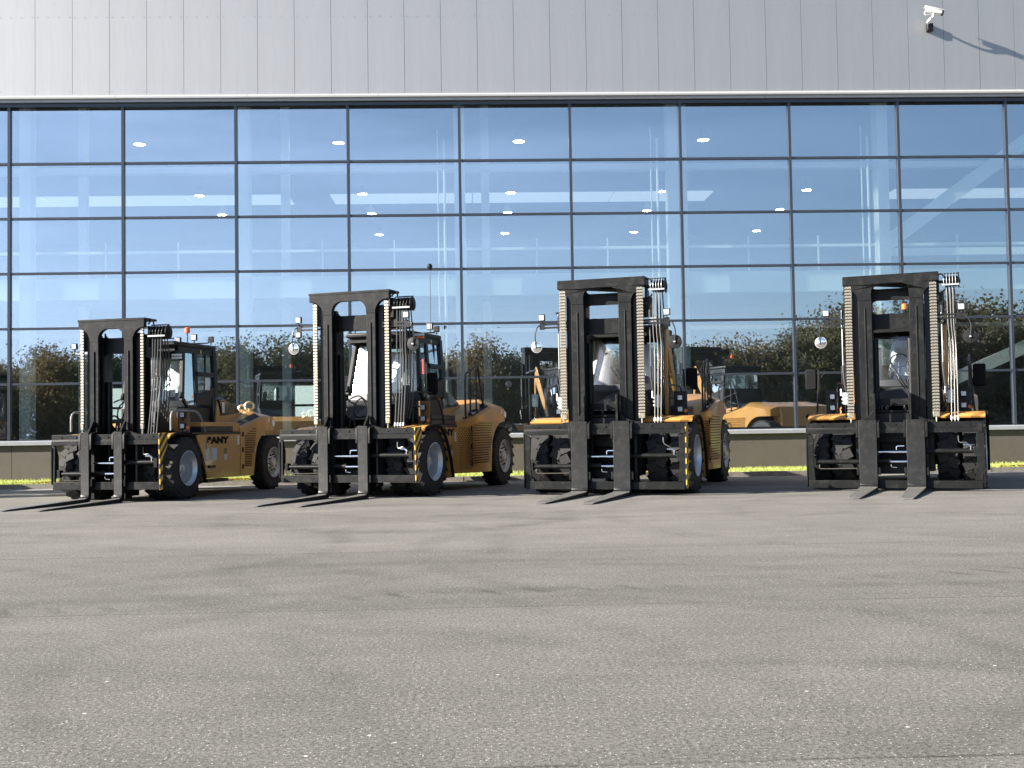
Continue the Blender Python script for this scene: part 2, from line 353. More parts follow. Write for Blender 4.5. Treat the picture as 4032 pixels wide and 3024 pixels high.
    hb = math_('ADD', noise(55, 3, 0.8), math_('MULTIPLY', noise(170, 2, 0.7), 0.5))
    bp = n('ShaderNodeBump'); bp.inputs['Strength'].default_value = 0.8; bp.inputs['Distance'].default_value = 0.006; l(hb, bp.inputs['Height']); l(bp.outputs[0], b.inputs['Normal'])
    return m
def setkind(o, k='structure'): o['kind'] = k; return o
GRD = mat('rough_grass_ground', (0.075, 0.085, 0.03), 0.9, var=0.3, vscale=0.5)
setkind(MB().add([(-900, -900, -0.03), (900, -900, -0.03), (900, 900, -0.03), (-900, 900, -0.03)], [(0, 1, 2, 3)]).build('ground', GRD, smooth=0))
KD = -2.92    # kerb line, metres in front of the glass
ya = [F(-60, KD, 0), F(80, KD, 0), Vector((90, -42, 0)), Vector((-75, -42, 0))]
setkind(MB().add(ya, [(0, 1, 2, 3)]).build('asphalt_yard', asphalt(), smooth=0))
# gutter strip, kerb stones
CONC = mat('kerb_concrete', (0.20, 0.185, 0.16), 0.85, var=0.25, vscale=5, dust=0.5, dustcol=(0.08, 0.06, 0.045), bump=0.3)
GUT = mat('gutter_concrete', (0.19, 0.185, 0.17), 0.8, var=0.2, vscale=3, stretch=(1, 3, 1))
bld = thing('showroom_hall', 'long showroom hall with mirror-like glass curtain wall under pale metal cladding', 'building', FO, FY)
g = MB()
for k in range(-24, 38): g.box(k + 0.004, k + 0.996, KD - 0.32, KD - 0.002, 0.0, 0.006)
o = g.build('gutter', GUT, None, smooth=0); o.location = FO; o.rotation_euler = (0, 0, FY); setkind(o)
g = MB(); g.box(-24, 38, KD - 0.36, KD - 0.322, -0.02, 0.012); o = g.build('gutter_edge_strip', mat('pale_edge_strip', (0.40, 0.39, 0.37), 0.7, var=0.2), None, smooth=0); o.location = FO; o.rotation_euler = (0, 0, FY); setkind(o)
kerb = empty('kerb', None, FO, FY); kerb['kind'] = 'structure'
ks = MB().box(0.004, 0.996, KD, KD + 0.15, -0.02, 0.125).mesh('kerb_stone', CONC, 0)
for k in range(-24, 38):
    q = inst('kerb_stone', ks, kerb, (k, random.uniform(-0.006, 0.006), random.uniform(-0.006, 0.004)))
# lawn strip
SOIL = mat('lawn_soil', (0.14, 0.17, 0.05), 0.95, var=0.4, vscale=6)
q = MB().box(-24, 38, KD + 0.152, -0.10, -0.02, 0.10).build('lawn', SOIL, None, smooth=0); q.location = FO; q.rotation_euler = (0, 0, FY); setkind(q)
def leafmat(name, c1, c2, trans=0.35):
    m = bpy.data.materials.new(name); m.use_nodes = True; t = m.node_tree; t.nodes.clear(); n = t.nodes.new; l = t.links.new
    oi = n('ShaderNodeNewGeometry'); mi = n('ShaderNodeMix'); mi.data_type = 'RGBA'; mi.inputs[6].default_value = (*c1, 1); mi.inputs[7].default_value = (*c2, 1)
    l(oi.outputs['Random Per Island'], mi.inputs[0])
    d = n('ShaderNodeBsdfDiffuse'); tr = n('ShaderNodeBsdfTranslucent'); l(mi.outputs[2], d.inputs[0]); l(mi.outputs[2], tr.inputs[0])
    x = n('ShaderNodeMixShader'); x.inputs[0].default_value = trans; o = n('ShaderNodeOutputMaterial')
    l(d.outputs[0], x.inputs[1]); l(tr.outputs[0], x.inputs[2]); l(x.outputs[0], o.inputs[0]); return m
GR = leafmat('grass_blades', (0.34, 0.42, 0.10), (0.55, 0.60, 0.20), 0.45)
rg = random.Random(3); vs = []; fs = []
for i in range(42000):
    u = rg.uniform(-7, 34); d = KD + 0.16 + (rg.random() ** 1.3) * (2.70); h = rg.uniform(0.03, 0.085) * (1 + 0.5 * math.sin(u * 1.7) * math.sin(d * 3 + u)); a = rg.uniform(0, PI); wv = 0.011
    dx, dy = math.cos(a) * wv, math.sin(a) * wv; lx, ly = rg.uniform(-.03, .03), rg.uniform(-.03, .03); k = len(vs)
    vs += [(u - dx, d - dy, 0.098), (u + dx, d + dy, 0.098), (u + lx, d + ly, 0.10 + h)]; fs.append((k, k + 1, k + 2))
o = MB().add(vs, fs); me = bpy.data.meshes.new('grass'); me.from_pydata(vs, [], fs); me.materials.append(GR)
o = bpy.data.objects.new('grass', me); C.objects.link(o); o.location = FO; o.rotation_euler = (0, 0, FY); o['kind'] = 'stuff'; o['label'] = 'sunlit yellow-green grass along the foot of the glass wall'; o['category'] = 'grass'
LF = leafmat('fallen_leaves', (0.22, 0.09, 0.03), (0.38, 0.20, 0.07), 0.2)
vs = []; fs = []
for i in range(1500):
    u = rg.choice((2.2, 3.1, 6.3, 7.2, 10, 16, 22, 26)) + rg.gauss(0, 0.5); d = KD + abs(rg.gauss(0, .12)) + 0.02; a = rg.uniform(0, 6.3); z = 0.135 + rg.uniform(0, 0.04); k = len(vs); e = rg.uniform(.02, .04)
    for j in range(4): vs.append((u + math.cos(a + j * PI / 2) * e, d + math.sin(a + j * PI / 2) * e, z + rg.uniform(-.012, .012)))
    fs.append((k, k + 1, k + 2, k + 3))
me = bpy.data.meshes.new('fallen_leaves'); me.from_pydata(vs, [], fs); me.materials.append(LF)
o = bpy.data.objects.new('fallen_leaves', me); C.objects.link(o); o.location = FO; o.rotation_euler = (0, 0, FY); o['kind'] = 'stuff'; o['label'] = 'brown fallen leaves caught along the kerb'; o['category'] = 'leaves'

# ---------------- hall
GT, RH, MP = 10.0, 1.47, 3.0
WB = mat('precast_base_wall', (0.100, 0.086, 0.068), 0.75, var=0.08, vscale=1.2, bump=0.1, bscale=30, dust=0.5, dustcol=(0.065, 0.057, 0.046))
SILL = mat('sill_flashing', (0.40, 0.41, 0.43), 0.45, metal=0.3, var=0.06)
FRM = mat('curtain_wall_frame', (0.050, 0.058, 0.075), 0.38, metal=0.35)
FRMD = mat('dark_head_frame', (0.02, 0.02, 0.022), 0.5)
CLAD = mat('pale_grey_cladding', (0.375, 0.38, 0.388), 0.58, metal=0.72, var=0.045, vscale=0.9, dust=0.22, dustcol=(0.28, 0.275, 0.26), spec=0.6, stretch=(2.2, 1, 0.25))
SEAMM = mat('cladding_backing', (0.10, 0.10, 0.10), 0.7)
LEDG = mat('white_ledge_flashing', (0.55, 0.55, 0.54), 0.35, metal=0.4)
GLS = glassmat('curtain_wall_glass', (0.96, 1.0, 0.98), 0.36, 0.0, (0.82, 0.90, 1.0), wob=0.0012, wscale=0.45)
U0, U1 = -21, 54
for k in range(-4, 9):
    a = k * 6.0 + 0.1 + 0.0; MB().box(max(a + .006, U0), a + 5.994, -0.10, 0.25, -0.05, 1.03).build('base_wall_panel', WB, bld, smooth=0)
MB().box(U0, U1, -0.02, 0.24, -0.05, 1.02).build('base_wall_core', SEAMM, bld, smooth=0)
for k in range(U0 // 3, U1 // 3):
    MB().prism([(-0.20, 1.035), (-0.205, 1.125), (-0.05, 1.155), (0.1, 1.155), (0.1, 1.035)], 'x', k * 3 + .002, k * 3 + 2.998).build('sill_flashing', SILL, bld, smooth=0)
mull = MB().box(-0.036, 0.036, -0.05, 0.12, 1.173, GT + 0.05).mesh('mullion', FRM, 0)
tran = MB().box(0.038, MP - 0.038, -0.035, 0.10, -0.03, 0.03).mesh('transom', FRM, 0)
pane = MB().box(0.0385, MP - 0.0385, -0.006, 0.006, 0.032, RH - 0.032).mesh('window_pane', GLS, 0)
rp_ = random.Random(11)
for i in range(U0 // 3, U1 // 3 + 1):
    u = i * MP
    inst('mullion', mull, bld, (u, 0, 0))
    if i < U1 // 3:
        for r in range(0, 7):
            z = GT - r * RH
            if 0 < r < 6: inst('transom', tran, bld, (u, 0, z))
            if r < 6:
                q = inst('window_pane', pane, bld, (u, 0.02, z - RH), (rp_.uniform(-.0022, .0022), 0, rp_.uniform(-.0024, .0024)))
MB().box(U0, U1, -0.055, 0.12, GT + 0.052, GT + 0.13).build('head_frame', FRM, bld, smooth=0)
MB().box(U0, U1, -0.03, 0.12, GT + 0.131, GT + 0.16).build('head_gap', FRMD, bld, smooth=0)
MB().box(U0, U1, -0.06, 0.12, 1.157, 1.171).build('bottom_frame', FRM, bld, smooth=0)
for k in range(-7, 16):
    a = k * 3.5 + 2.85
    MB().box(a + .003, a + 3.497, -0.115, 0.1, GT + 0.161, GT + 0.235).build('ledge_soffit', mats_s if False else SILL, bld, smooth=0)
    MB().prism([(-0.21, GT + 0.236), (-0.215, GT + 0.275), (-0.12, GT + 0.345), (0.1, GT + 0.345), (0.1, GT + 0.236)], 'x', a + .003, a + 3.497).build('ledge_flashing', LEDG, bld, smooth=0)
PP = 0.985; ZP = GT + 0.36
pm = MB()
pm.prism([(0.004, -0.074), (PP - 0.005, -0.074), (PP - 0.005, 0.0), (0.004, 0.0)], 'z', ZP, 16.0)
pmesh = pm.mesh('cladding_panel', CLAD, 0)
for k in range(-21, 54):
    u = 0.70 + k * PP
    if u + PP > U1: break
    inst('cladding_panel', pmesh, bld, (u, random.uniform(-.0006, .0006), 0), (0, 0, random.uniform(-.0014, .0014)))
MB().box(U0, U1, 0.0, 0.12, GT + 0.16, 16.0).build('cladding_backing', SEAMM, bld, smooth=0)
sc_ = MB()
for k in range(-8, 36):
    for j in range(4):
        for z in (12.47, ZP + 0.10):
            if z < 12 and j in (1, 2): continue
            u = 0.70 + k * PP + (0.06, 0.34, 0.63, 0.92)[j] * PP
            sc_.lathe((u, -0.078, z), [(-0.004, 0.0), (-0.004, 0.006), (0.004, 0.009)], 6, 'y')
sc_.build('cladding_screws', CLAD, bld, kind='stuff')
# shell and inside
INW = mat('hall_inside_wall', (0.16, 0.17, 0.17), 0.8, var=0.1, vscale=0.3); INF = mat('hall_floor', (0.12, 0.12, 0.115), 0.35, var=0.1, vscale=0.5)
INC = mat('hall_ceiling', (0.20, 0.21, 0.21), 0.8); WST = mat('white_steelwork', (0.82, 0.85, 0.84), 0.5)
MB().box(U0, U1, 0.12, 40, 15.9, 16.1).build('roof', INC, bld, smooth=0)
MB().box(U0 - .2, U0, -0.05, 40, 0, 16).build('side_wall', INW, bld, smooth=0); MB().box(U1, U1 + .2, -0.05, 40, 0, 16).build('side_wall', INW, bld, smooth=0)
MB().box(U0, U1, 30.0, 30.2, 0, 16).build('back_wall', INW, bld, smooth=0)
MB().box(U0, U1, 0.25, 30, 0.0, 0.10).build('hall_floor', INF, bld, smooth=0)
MB().box(U0, U1, 0.12, 30, 11.25, 11.4).build('ceiling', INC, bld, smooth=0)
SKL = emis('roof_light_panel', (0.85, 0.93, 1.0), 0.17)
for k in range(-3, 9):
    if k in (4,): continue
    a = k * 6.0 + 1.0
    MB().box(a - .6, a + (5.35 if k % 3 else 3.6), 17.6, 19.6, 11.20, 11.24).build('roof_light', SKL, bld, smooth=0)
WLT = emis('far_window_light', (0.80, 0.92, 0.88), 0.42)
for (a, b_) in ((-7.6, -6.9), (-6.7, -5.5), (-5.2, -3.9), (-3.6, -2.8), (-2.6, -2.3), (3.0, 4.2)):
    f_ = MB().box(a, b_, 29.95, 29.99, 2.1, 3.7).build('far_window', WLT, bld, smooth=0)
    MB().box(a, b_, 29.90, 29.945, 2.62, 2.74).build('window_bar', FRMD, f_, smooth=0)
for k in range(-3, 9):
    u = 0.12 + k * 5.93
    cpart = MB(); cpart.box(u - .15, u + .15, 0.75, 0.78, 0.1, 11.2); cpart.box(u - .15, u + .15, 1.12, 1.15, 0.1, 11.2); cpart.box(u - .01, u + .01, 0.78, 1.12, 0.1, 11.2)
    cpart.build('steel_column', WST, bld, smooth=0)
    MB().box(u + .62, u + .86, 3.2, 3.44, .1, 11.2).build('steel_post', WST, bld, smooth=0)
    if k in (2, 3, 4, -1):
        MB().cyl((u - .42, .8, .1), (u - .42, .8, 9.3), .035, 8).build('drain_pipe', WST, bld); MB().cyl((u - .60, .8, .1), (u - .60, .8, 9.6), .02, 8).build('drain_pipe', WST, bld)
for (z0, z1, d0, d1) in ((8.55, 8.72, 1.3, 1.6), (5.95, 6.15, 25, 25.3)):
    MB().box(U0, U1, d0, d1, z0, z1).build('steel_beam', WST, bld, smooth=0)
MB().box(U0, U1, 1.6, 1.75, 5.06, 5.66).build('gallery_parapet', mat('gallery_parapet_paint', (0.62, 0.76, 0.74), 0.6), bld, smooth=0)
MB().box(U0, U1, 1.76, 5.0, 5.06, 5.2).build('gallery_slab', INC, bld, smooth=0)
MB().box(U0, U1, 1.62, 1.68, 6.34, 6.42).build('gallery_rail', WST, bld, smooth=0)
for k in range(-9, 26): MB().box(-.02 + k * 2.02, .02 + k * 2.02, 1.63, 1.67, 5.67, 6.66).build('rail_post', WST, bld, smooth=0)
def diag(u0, z0, u1, z1, w_, d=1.25, nm='wind_brace'):
    v = Vector((u1 - u0, 0, z1 - z0)); a = math.atan2(v.z, v.x)
    MB().obox(((u0 + u1) / 2, d, (z0 + z1) / 2), (v.length, .2, w_), Matrix.Rotation(-a, 3, 'Y')).build(nm, WST, bld, smooth=0)
diag(24.0, 6.3, 29.6, 10.28, .40); diag(25.6, 2.37, 29.3, 3.93, .34); MB().box(23.9, 29.6, 1.15, 1.35, 6.0, 6.2).build('steel_beam', WST, bld, smooth=0)
# high-bay lamps
LMP = emis('lamp_glow', (1.0, 0.95, 0.85), 26.0)
lampc = MB().lathe((0, 0, 0), [(0.0, .19), (0.02, .21), (0.30, .10), (0.36, .09), (0.36, 0)], 16, 'z').mesh('lamp_housing', INC)
lampd = MB().lathe((0, 0, 0), [(0.0, 0.0), (0.0, .185)], 16, 'z').mesh('lamp_disc', LMP)
ordn = ['front', 'second', 'third', 'fourth', 'rearmost']; lnn = ['first', 'second', 'third', 'fourth', 'fifth', 'sixth', 'seventh']
for iu, u in enumerate((-11.6, -5.1, .85, 7.0, 12.9)):
    for j in range(5):
        if (iu, j) in ((0, 4), (4, 0)): continue
        dd_ = 7.0 + j * 4.2
        p = F(u + 13.31 - 0.25, dd_, 10.78 if j < 4 else 10.55)
        t_ = thing('high_bay_lamp', 'glowing round ceiling lamp behind the glass, %s in the %s line from left' % (ordn[j], lnn[iu]), 'ceiling lamp', p, FY, 'high-bay lamps seen through the glass')
        inst('lamp_housing', lampc, t_); inst('lamp_disc', lampd, t_, (0, 0, -0.004))
# ---------------- security camera on the cladding
scp = F(24.92, -0.076, 12.06)
t_ = thing('security_camera', 'white bullet security camera on a curved bracket fixed to the cladding', 'security camera', scp, FY)
MB().box(-.085, .075, -0.14, 0, -.10, .11).build('mount_box', BLK2, t_, bevel=.01)
MB().tube(smooth_path([(-.06, -.13, .10), (-.13, -.28, .10), (-.12, -.40, .12), (-.06, -.46, .18), (-.05, -.50, .25)]), .032, 10).build('bracket_arm', WHT, t_)
R_ = Matrix.Rotation(math.radians(16), 3, 'Y') @ Matrix.Rotation(math.radians(-8), 3, 'Z')
cb = MB(); cb.obox((-.05, -.50, .30), (.44, .14, .11), R_); body = cb.build('camera_housing', WHT, t_, bevel=.03)
MB().obox((-.04, -.50, .365), (.52, .18, .018), R_).build('sun_shield', WHT, t_, bevel=.01)
c_ = Vector((-.05, -.50, .30)) + R_ @ Vector((.23, 0, 0)); MB().obox(c_, (.05, .11, .10), R_).build('lens_window', RUB, t_)
MB().tube(smooth_path([(-.24, -.5, .33), (-.31, -.5, .26), (-.27, -.5, .20), (-.18, -.48, .22), (-.07, -.46, .22)]), .012, 6).build('cable', WHT, t_)

# ---------------- trees across the yard, seen in the glass
def make_tree(seed, H, W, n, sparse=0.0):
    r = random.Random(seed); vs = []; fs = []; tb = MB()
    tb.tube(smooth_path([(0, 0, -.1), (r.uniform(-.2, .2), 0, H * .3), (r.uniform(-.3, .3), r.uniform(-.3, .3), H * .62), (r.uniform(-.3, .3), 0, H * .93)], 3), .17 * H / 10, 7, .02)
    tips = []
    for k in range(26):
        z = H * (0.16 + 0.72 * k / 26) + r.uniform(-.3, .3); a = r.uniform(0, 2 * PI); f = (z / H)
        ln = W * (0.55 if f < .25 else 1.0) * math.sqrt(max(.05, 1 - max(0, (f - .28) / .76) ** 1.6)) * r.uniform(.65, 1.08)
        e = (math.cos(a) * ln, math.sin(a) * ln, z + ln * r.uniform(.25, .6)); mid = (e[0] * .5, e[1] * .5, z + ln * .12)
        tb.tube([(0, 0, z), mid, e], .05, 5, .012); tips.append(((0, 0, z), mid, e))
        for q in range(4 if sparse < .5 else 16):
            b0 = Vector(mid).lerp(Vector(e), r.random()); b1 = b0 + Vector((r.gauss(0, .5), r.gauss(0, .5), r.uniform(.2, 1.1)))
            tb.tube([b0, b1], .016 if sparse < .5 else .014, 3, .005)
    for i in range(n):
        s_, mid, e = tips[int(r.random() * len(tips))]; t = r.uniform(.25, 1.12) if r.random() > .2 else r.uniform(.05, .6)
        p = Vector(s_).lerp(Vector(mid), t * 2) if t < .5 else Vector(mid).lerp(Vector(e), (t - .5) * 2)
        sp = .46 + .26 * (1 - sparse)
        p += Vector((r.gauss(0, sp), r.gauss(0, sp), r.gauss(0, sp * .9))); sz = r.uniform(.06, .17)
        A = Vector((r.gauss(0, 1), r.gauss(0, 1), r.gauss(0, 1))).normalized(); B = A.orthogonal().normalized(); Cc = A.cross(B); k = len(vs)
        vs += [p + B * sz, p + Cc * sz * .7, p - B * sz, p - Cc * sz * .7]; fs.append((k, k + 1, k + 2, k + 3))
    me = bpy.data.meshes.new('crown'); me.from_pydata([tuple(v) for v in vs], [], fs); return me, tb
BARK = mat('bark', (0.10, 0.085, 0.07), 0.9, var=0.3, vscale=8); BIRCH = mat('birch_bark', (0.20, 0.19, 0.17), 0.8, var=0.4, vscale=10)
LM = [leafmat('olive_leaves', (0.085, 0.080, 0.040), (0.16, 0.145, 0.075)), leafmat('amber_leaves', (0.15, 0.11, 0.055), (0.24, 0.18, 0.09)), leafmat('dark_green_leaves', (0.045, 0.06, 0.028), (0.09, 0.11, 0.05)), leafmat('russet_leaves', (0.13, 0.095, 0.06), (0.20, 0.155, 0.10))]
protos = []
for k, (sd_, H, W_, n_, sp_) in enumerate(((1, 9.5, 2.6, 9000, 0), (2, 10.0, 2.2, 8200, .1), (3, 8.8, 3.0, 10000, 0), (4, 11.0, 2.8, 5200, .8), (5, 9.2, 2.5, 8000, .2))):
    cm, tb = make_tree(sd_, H, W_, n_, sp_); tm = tb.mesh('trunk', BIRCH if k in (1, 3) else BARK, 60); protos.append((cm, tm, H))
crowns = {}; TREES = []
def tree(x, y, k, lm, s, rz, label, grp):
    cm, tm, H = protos[k]
    if (k, lm) not in crowns:
        c2 = cm.copy(); c2.materials.clear(); c2.materials.append(LM[lm]); crowns[(k, lm)] = c2
    t_ = thing('tree', label, 'tree', (x, y, 0), rz, grp)
    inst('crown', crowns[(k, lm)], t_, scale=(s, s, s)); inst('trunk', tm, t_, scale=(s, s, s)); TREES.append((t_, x, y, lm))
kinds = {0: 'olive green', 1: 'amber', 2: 'dark green', 3: 'russet'}
rr_ = random.Random(5)
def prof_h(x):
    pts = [(-70, 9.0), (-50, 8.5), (-38, 10), (-27, 10.5), (-20, 10), (-13, 10.6), (-6, 9.8), (-2, 8.4), (2, 10.6), (8, 8.8), (14, 9.0), (20, 9.8), (27, 10.5), (33, 10.4), (38, 13.6), (50, 14.5), (62, 14.2), (80, 13)]
    for i in range(len(pts) - 1):
        if pts[i][0] <= x <= pts[i + 1][0]:
            t = (x - pts[i][0]) / (pts[i + 1][0] - pts[i][0]); return pts[i][1] * (1 - t) + pts[i + 1][1] * t
    return 10
x = -68.0
while x < 78:
    for row in range(2):
        k = rr_.choice((0, 1, 2, 4)) if x < 34 or row else rr_.choice((3, 3, 1, 4)); lm = rr_.choice((0, 1, 2, 0, 3, 1)) if x > -26 else rr_.choice((2, 0, 2, 0, 1))
        xx = x + rr_.uniform(-1.2, 1.2) + row * 2.0; h = prof_h(xx) * rr_.uniform(.84, 1.06) * (1.0 if row == 0 else .92)
        tree(xx, -58 - row * 7 + rr_.uniform(-2, 2), k, lm, h / protos[k][2], rr_.uniform(0, 6.28), kinds[lm] + ' autumn tree across the yard, mirrored in the glass wall', kinds[lm] + ' trees mirrored in the glass')
    x += 3.9
x = -84.0
while x < 96:
    k = rr_.choice((0, 1, 2, 4)); lm = rr_.choice((0, 3, 0, 1, 3)); h = prof_h(x * .84) * 1.13 * rr_.uniform(.88, 1.02)
    tree(x, -79 + rr_.uniform(-2, 2), k, lm, h / protos[k][2], rr_.uniform(0, 6.28), '', '')
    x += 4.1

def mirror_u(x, y):      # where on the glass the camera sees this tree mirrored
    p = Vector((x, y, 0)); d = (p - FO).dot(fn); m = p - fn * (2 * d); c = Vector((0, 0, 0)); dc = (c - FO).dot(fn); dm = (m - FO).dot(fn)
    q = c + (m - c) * (dc / (dc - dm)); return (q - FO).dot(ft)
ORD = ['first', 'second', 'third', 'fourth', 'fifth', 'sixth', 'seventh', 'eighth', 'ninth', 'tenth', 'eleventh', 'twelfth']
bays = {}
for (t_, x, y, lm) in TREES:
    u = mirror_u(x, y); bays.setdefault(math.floor(u / 3.0), []).append((u, t_, lm))
for b_, lst in bays.items():
    lst.sort(key=lambda q: q[0])
    for i, (u, t_, lm) in enumerate(lst):
        if -1 <= b_ <= 9: t_['label'] = '%s tree mirrored in the %s glass bay from left, %s tree in that bay' % (kinds[lm], ORD[b_ + 1], ORD[i])
        elif b_ < -1: t_['label'] = '%s tree mirrored beyond the left edge, %s in the %s bay outward' % (kinds[lm], ORD[i], ORD[min(11, -2 - b_)])
        else: t_['label'] = '%s tree mirrored beyond the right edge, %s in the %s bay outward' % (kinds[lm], ORD[i], ORD[min(11, b_ - 10)])
        t_['group'] = 'autumn trees mirrored in the glass wall'
hb = MB(); hv = []; hf = []
for i in range(26000):
    X = rr_.uniform(-80, 85); z = abs(rr_.gauss(0, 1.3)) + .05; z = min(z, 3.8); Y = -54 - rr_.random() * 9; k = len(hv); s_ = rr_.uniform(.12, .3)
    A = Vector((rr_.gauss(0, 1), rr_.gauss(0, 1), rr_.gauss(0, 1))).normalized(); B = A.orthogonal().normalized(); Cc = A.cross(B); p = Vector((X, Y, z))
    hv += [tuple(p + B * s_), tuple(p + Cc * s_), tuple(p - B * s_), tuple(p - Cc * s_)]; hf.append((k, k + 1, k + 2, k + 3))
me = bpy.data.meshes.new('undergrowth'); me.from_pydata(hv, [], hf); me.materials.append(LM[0])
o = bpy.data.objects.new('undergrowth', me); C.objects.link(o); o['kind'] = 'stuff'; o['label'] = 'olive undergrowth beneath the trees, mirrored in the glass'; o['category'] = 'undergrowth'

# ================================================================== FORKLIFTS
def tyre_mesh(R, w, lugs):
    m = MB()
    pr = [(0, R * .55), (0.0, R * .60), (-.012, R * .70), (-.0, R * .80), (.0, R * .90), (.03, R * .965), (.05, R - .022), (w - .05, R - .022), (w - .03, R * .965), (w, R * .90), (w, R * .80), (w + .012, R * .70), (w, R * .60), (w, R * .55)]
    m.lathe((0, 0, 0), pr, 40)
    for k in range(lugs):
        for sd_ in (0, 1):
            t = 2 * PI * (k + .5 * sd_) / lugs; c = (w * (.27 if sd_ == 0 else .73), (R - .012) * math.cos(t), (R - .012) * math.sin(t))
            Rm = Matrix.Rotation(t, 3, 'X') @ Matrix.Rotation(math.radians(24 if sd_ else -24), 3, 'Y') if False else Matrix.Rotation(t, 3, 'X')
            Rz = Rm @ Matrix.Rotation(math.radians(25 if sd_ == 0 else -25), 3, 'Y')
            m.obox(c, (w * .50, .026, 2 * PI * R / lugs * .80), Rz)
    return m.mesh('tyre', TYR, 35)
def rim_front_mesh(R, w):
    r = R * .56; m = MB()
    m.lathe((0, 0, 0), [(w * .02, r * .98), (w - .005, r * .98), (w + .018, r * 1.02), (w + .022, r * .985), (w - .0, r * .93), (w - .03, r * .90), (w - .05, r * .84), (w - .22, r * .80), (w - .25, r * .74), (w - .26, r * .52), (w - .24, r * .50), (w - .24, r * .28), (w - .12, r * .27), (w - .10, r * .22), (w - .09, 0)], 40)
    return m.mesh('rim', RIM, 30)
def rim_rear_mesh(R, w):
    r = R * .56; m = MB()
    m.lathe((0, 0, 0), [(w * .02, r * .98), (w - .005, r * .98), (w + .018, r * 1.02), (w + .022, r * .985), (w - .02, r * .92), (w - .035, r * .84), (w - .08, r * .78), (w - .09, r * .70), (w - .045, r * .64), (w - .03, r * .40), (w - .03, r * .36), (w + .0, r * .34), (w + .02, r * .26), (w + .025, 0)], 40)
    return m.mesh('rim', RIMD, 30)
def nuts_mesh(R, w, rear):
    m = MB(); r = R * .56; n = 10 if not rear else 10
    rad, x0, x1 = (r * .40, w - .245, w - .20) if not rear else (r * .52, w - .045, w - .005)
    for k in range(n):
        t = 2 * PI * k / n; m.cyl((x0, rad * math.cos(t), rad * math.sin(t)), (x1, rad * math.cos(t), rad * math.sin(t)), .018, 6)
    return m.mesh('wheel_nuts', RIMD if not rear else DECK, 0)
WM = {}
def wheel(root, x, y, R, w, rear, side, name='wheel'):
    key = (R, w, rear)
    if key not in WM: WM[key] = (tyre_mesh(R, w, 20), (rim_rear_mesh if rear else rim_front_mesh)(R, w), nuts_mesh(R, w, rear))
    e = empty(name, root, (x, y, R))
    if side < 0: e.rotation_euler = (0, 0, PI)
    inst('tyre', WM[key][0], e, rot=(random.uniform(0, 6), 0, 0)); inst('rim', WM[key][1], e); inst('wheel_nuts', WM[key][2], e, rot=(random.uniform(0, 6), 0, 0))
    return e

LINKM = {}
def link_mesh(w):
    if w in LINKM: return LINKM[w]
    m = MB(); k = 3 if w < .1 else 5
    for i in range(k):
        x = -w / 2 + w * (i + .5) / k; e = w / k * .40
        z0, z1 = (-.018, .020) if i % 2 == 0 else (-.010, .028)
        m.prism([(0.0 - .016, z0), (.016 - .03, z1), (-.038, z1), (-.042, z0)], 'x', x - e, x + e)
    m.cyl((-w / 2 - .008, -.026, 0), (w / 2 + .008, -.026, 0), .010, 6)
    LINKM[w] = m.mesh('chain_link', STEEL, 0); return LINKM[w]
def fillet_plate(x0, x1, z0, z1, r, y0, y1, up=True, dn=True):
    pts = []
    def arc(cx, cz, a0, a1):
        return [(cx + r * math.cos(math.radians(a0 + (a1 - a0) * k / 5)), cz + r * math.sin(math.radians(a0 + (a1 - a0) * k / 5))) for k in range(6)]
    # plate between posts with concave fillets where it meets them
    p = [(x0, z0 - (r if dn else 0))]
    if dn: p += arc(x0 + r, z0 - r, 180, 90)
    else: p.append((x0, z0))
    if dn: p += arc(x1 - r, z0 - r, 90, 0)
    p.append((x1, z0 - (r if dn else 0)))
    p.append((x1, z1 + (r if up else 0)))
    if up: p += arc(x1 - r, z1 + r, 0, -90) + arc(x0 + r, z1 + r, -90, -180)
    p.append((x0, z1 + (r if up else 0)))
    q = [p[0]]
    for a in p[1:]:
        if (Vector(a) - Vector(q[-1])).length > 1e-4: q.append(a)
    return MB().prism(q, 'y', y0, y1)
def work_lamp(root, x, y, z, s=.11, tilt=0.0, back=False, name='work_lamp'):
    m = MB(); m.box(x - s / 2, x + s / 2, y, y + .05, z - s / 2, z + s / 2); m.box(x - .012, x + .012, y + .01, y + .04, z - s / 2 - .05, z - s / 2)
    o = m.build(name, BLK2, root, bevel=.012)
    if not back: MB().box(x - s / 2 + .014, x + s / 2 - .014, y - .006, y - .0005, z - s / 2 + .014, z + s / 2 - .014).build('lamp_glass', LAMP, o, bevel=.004)
    return o
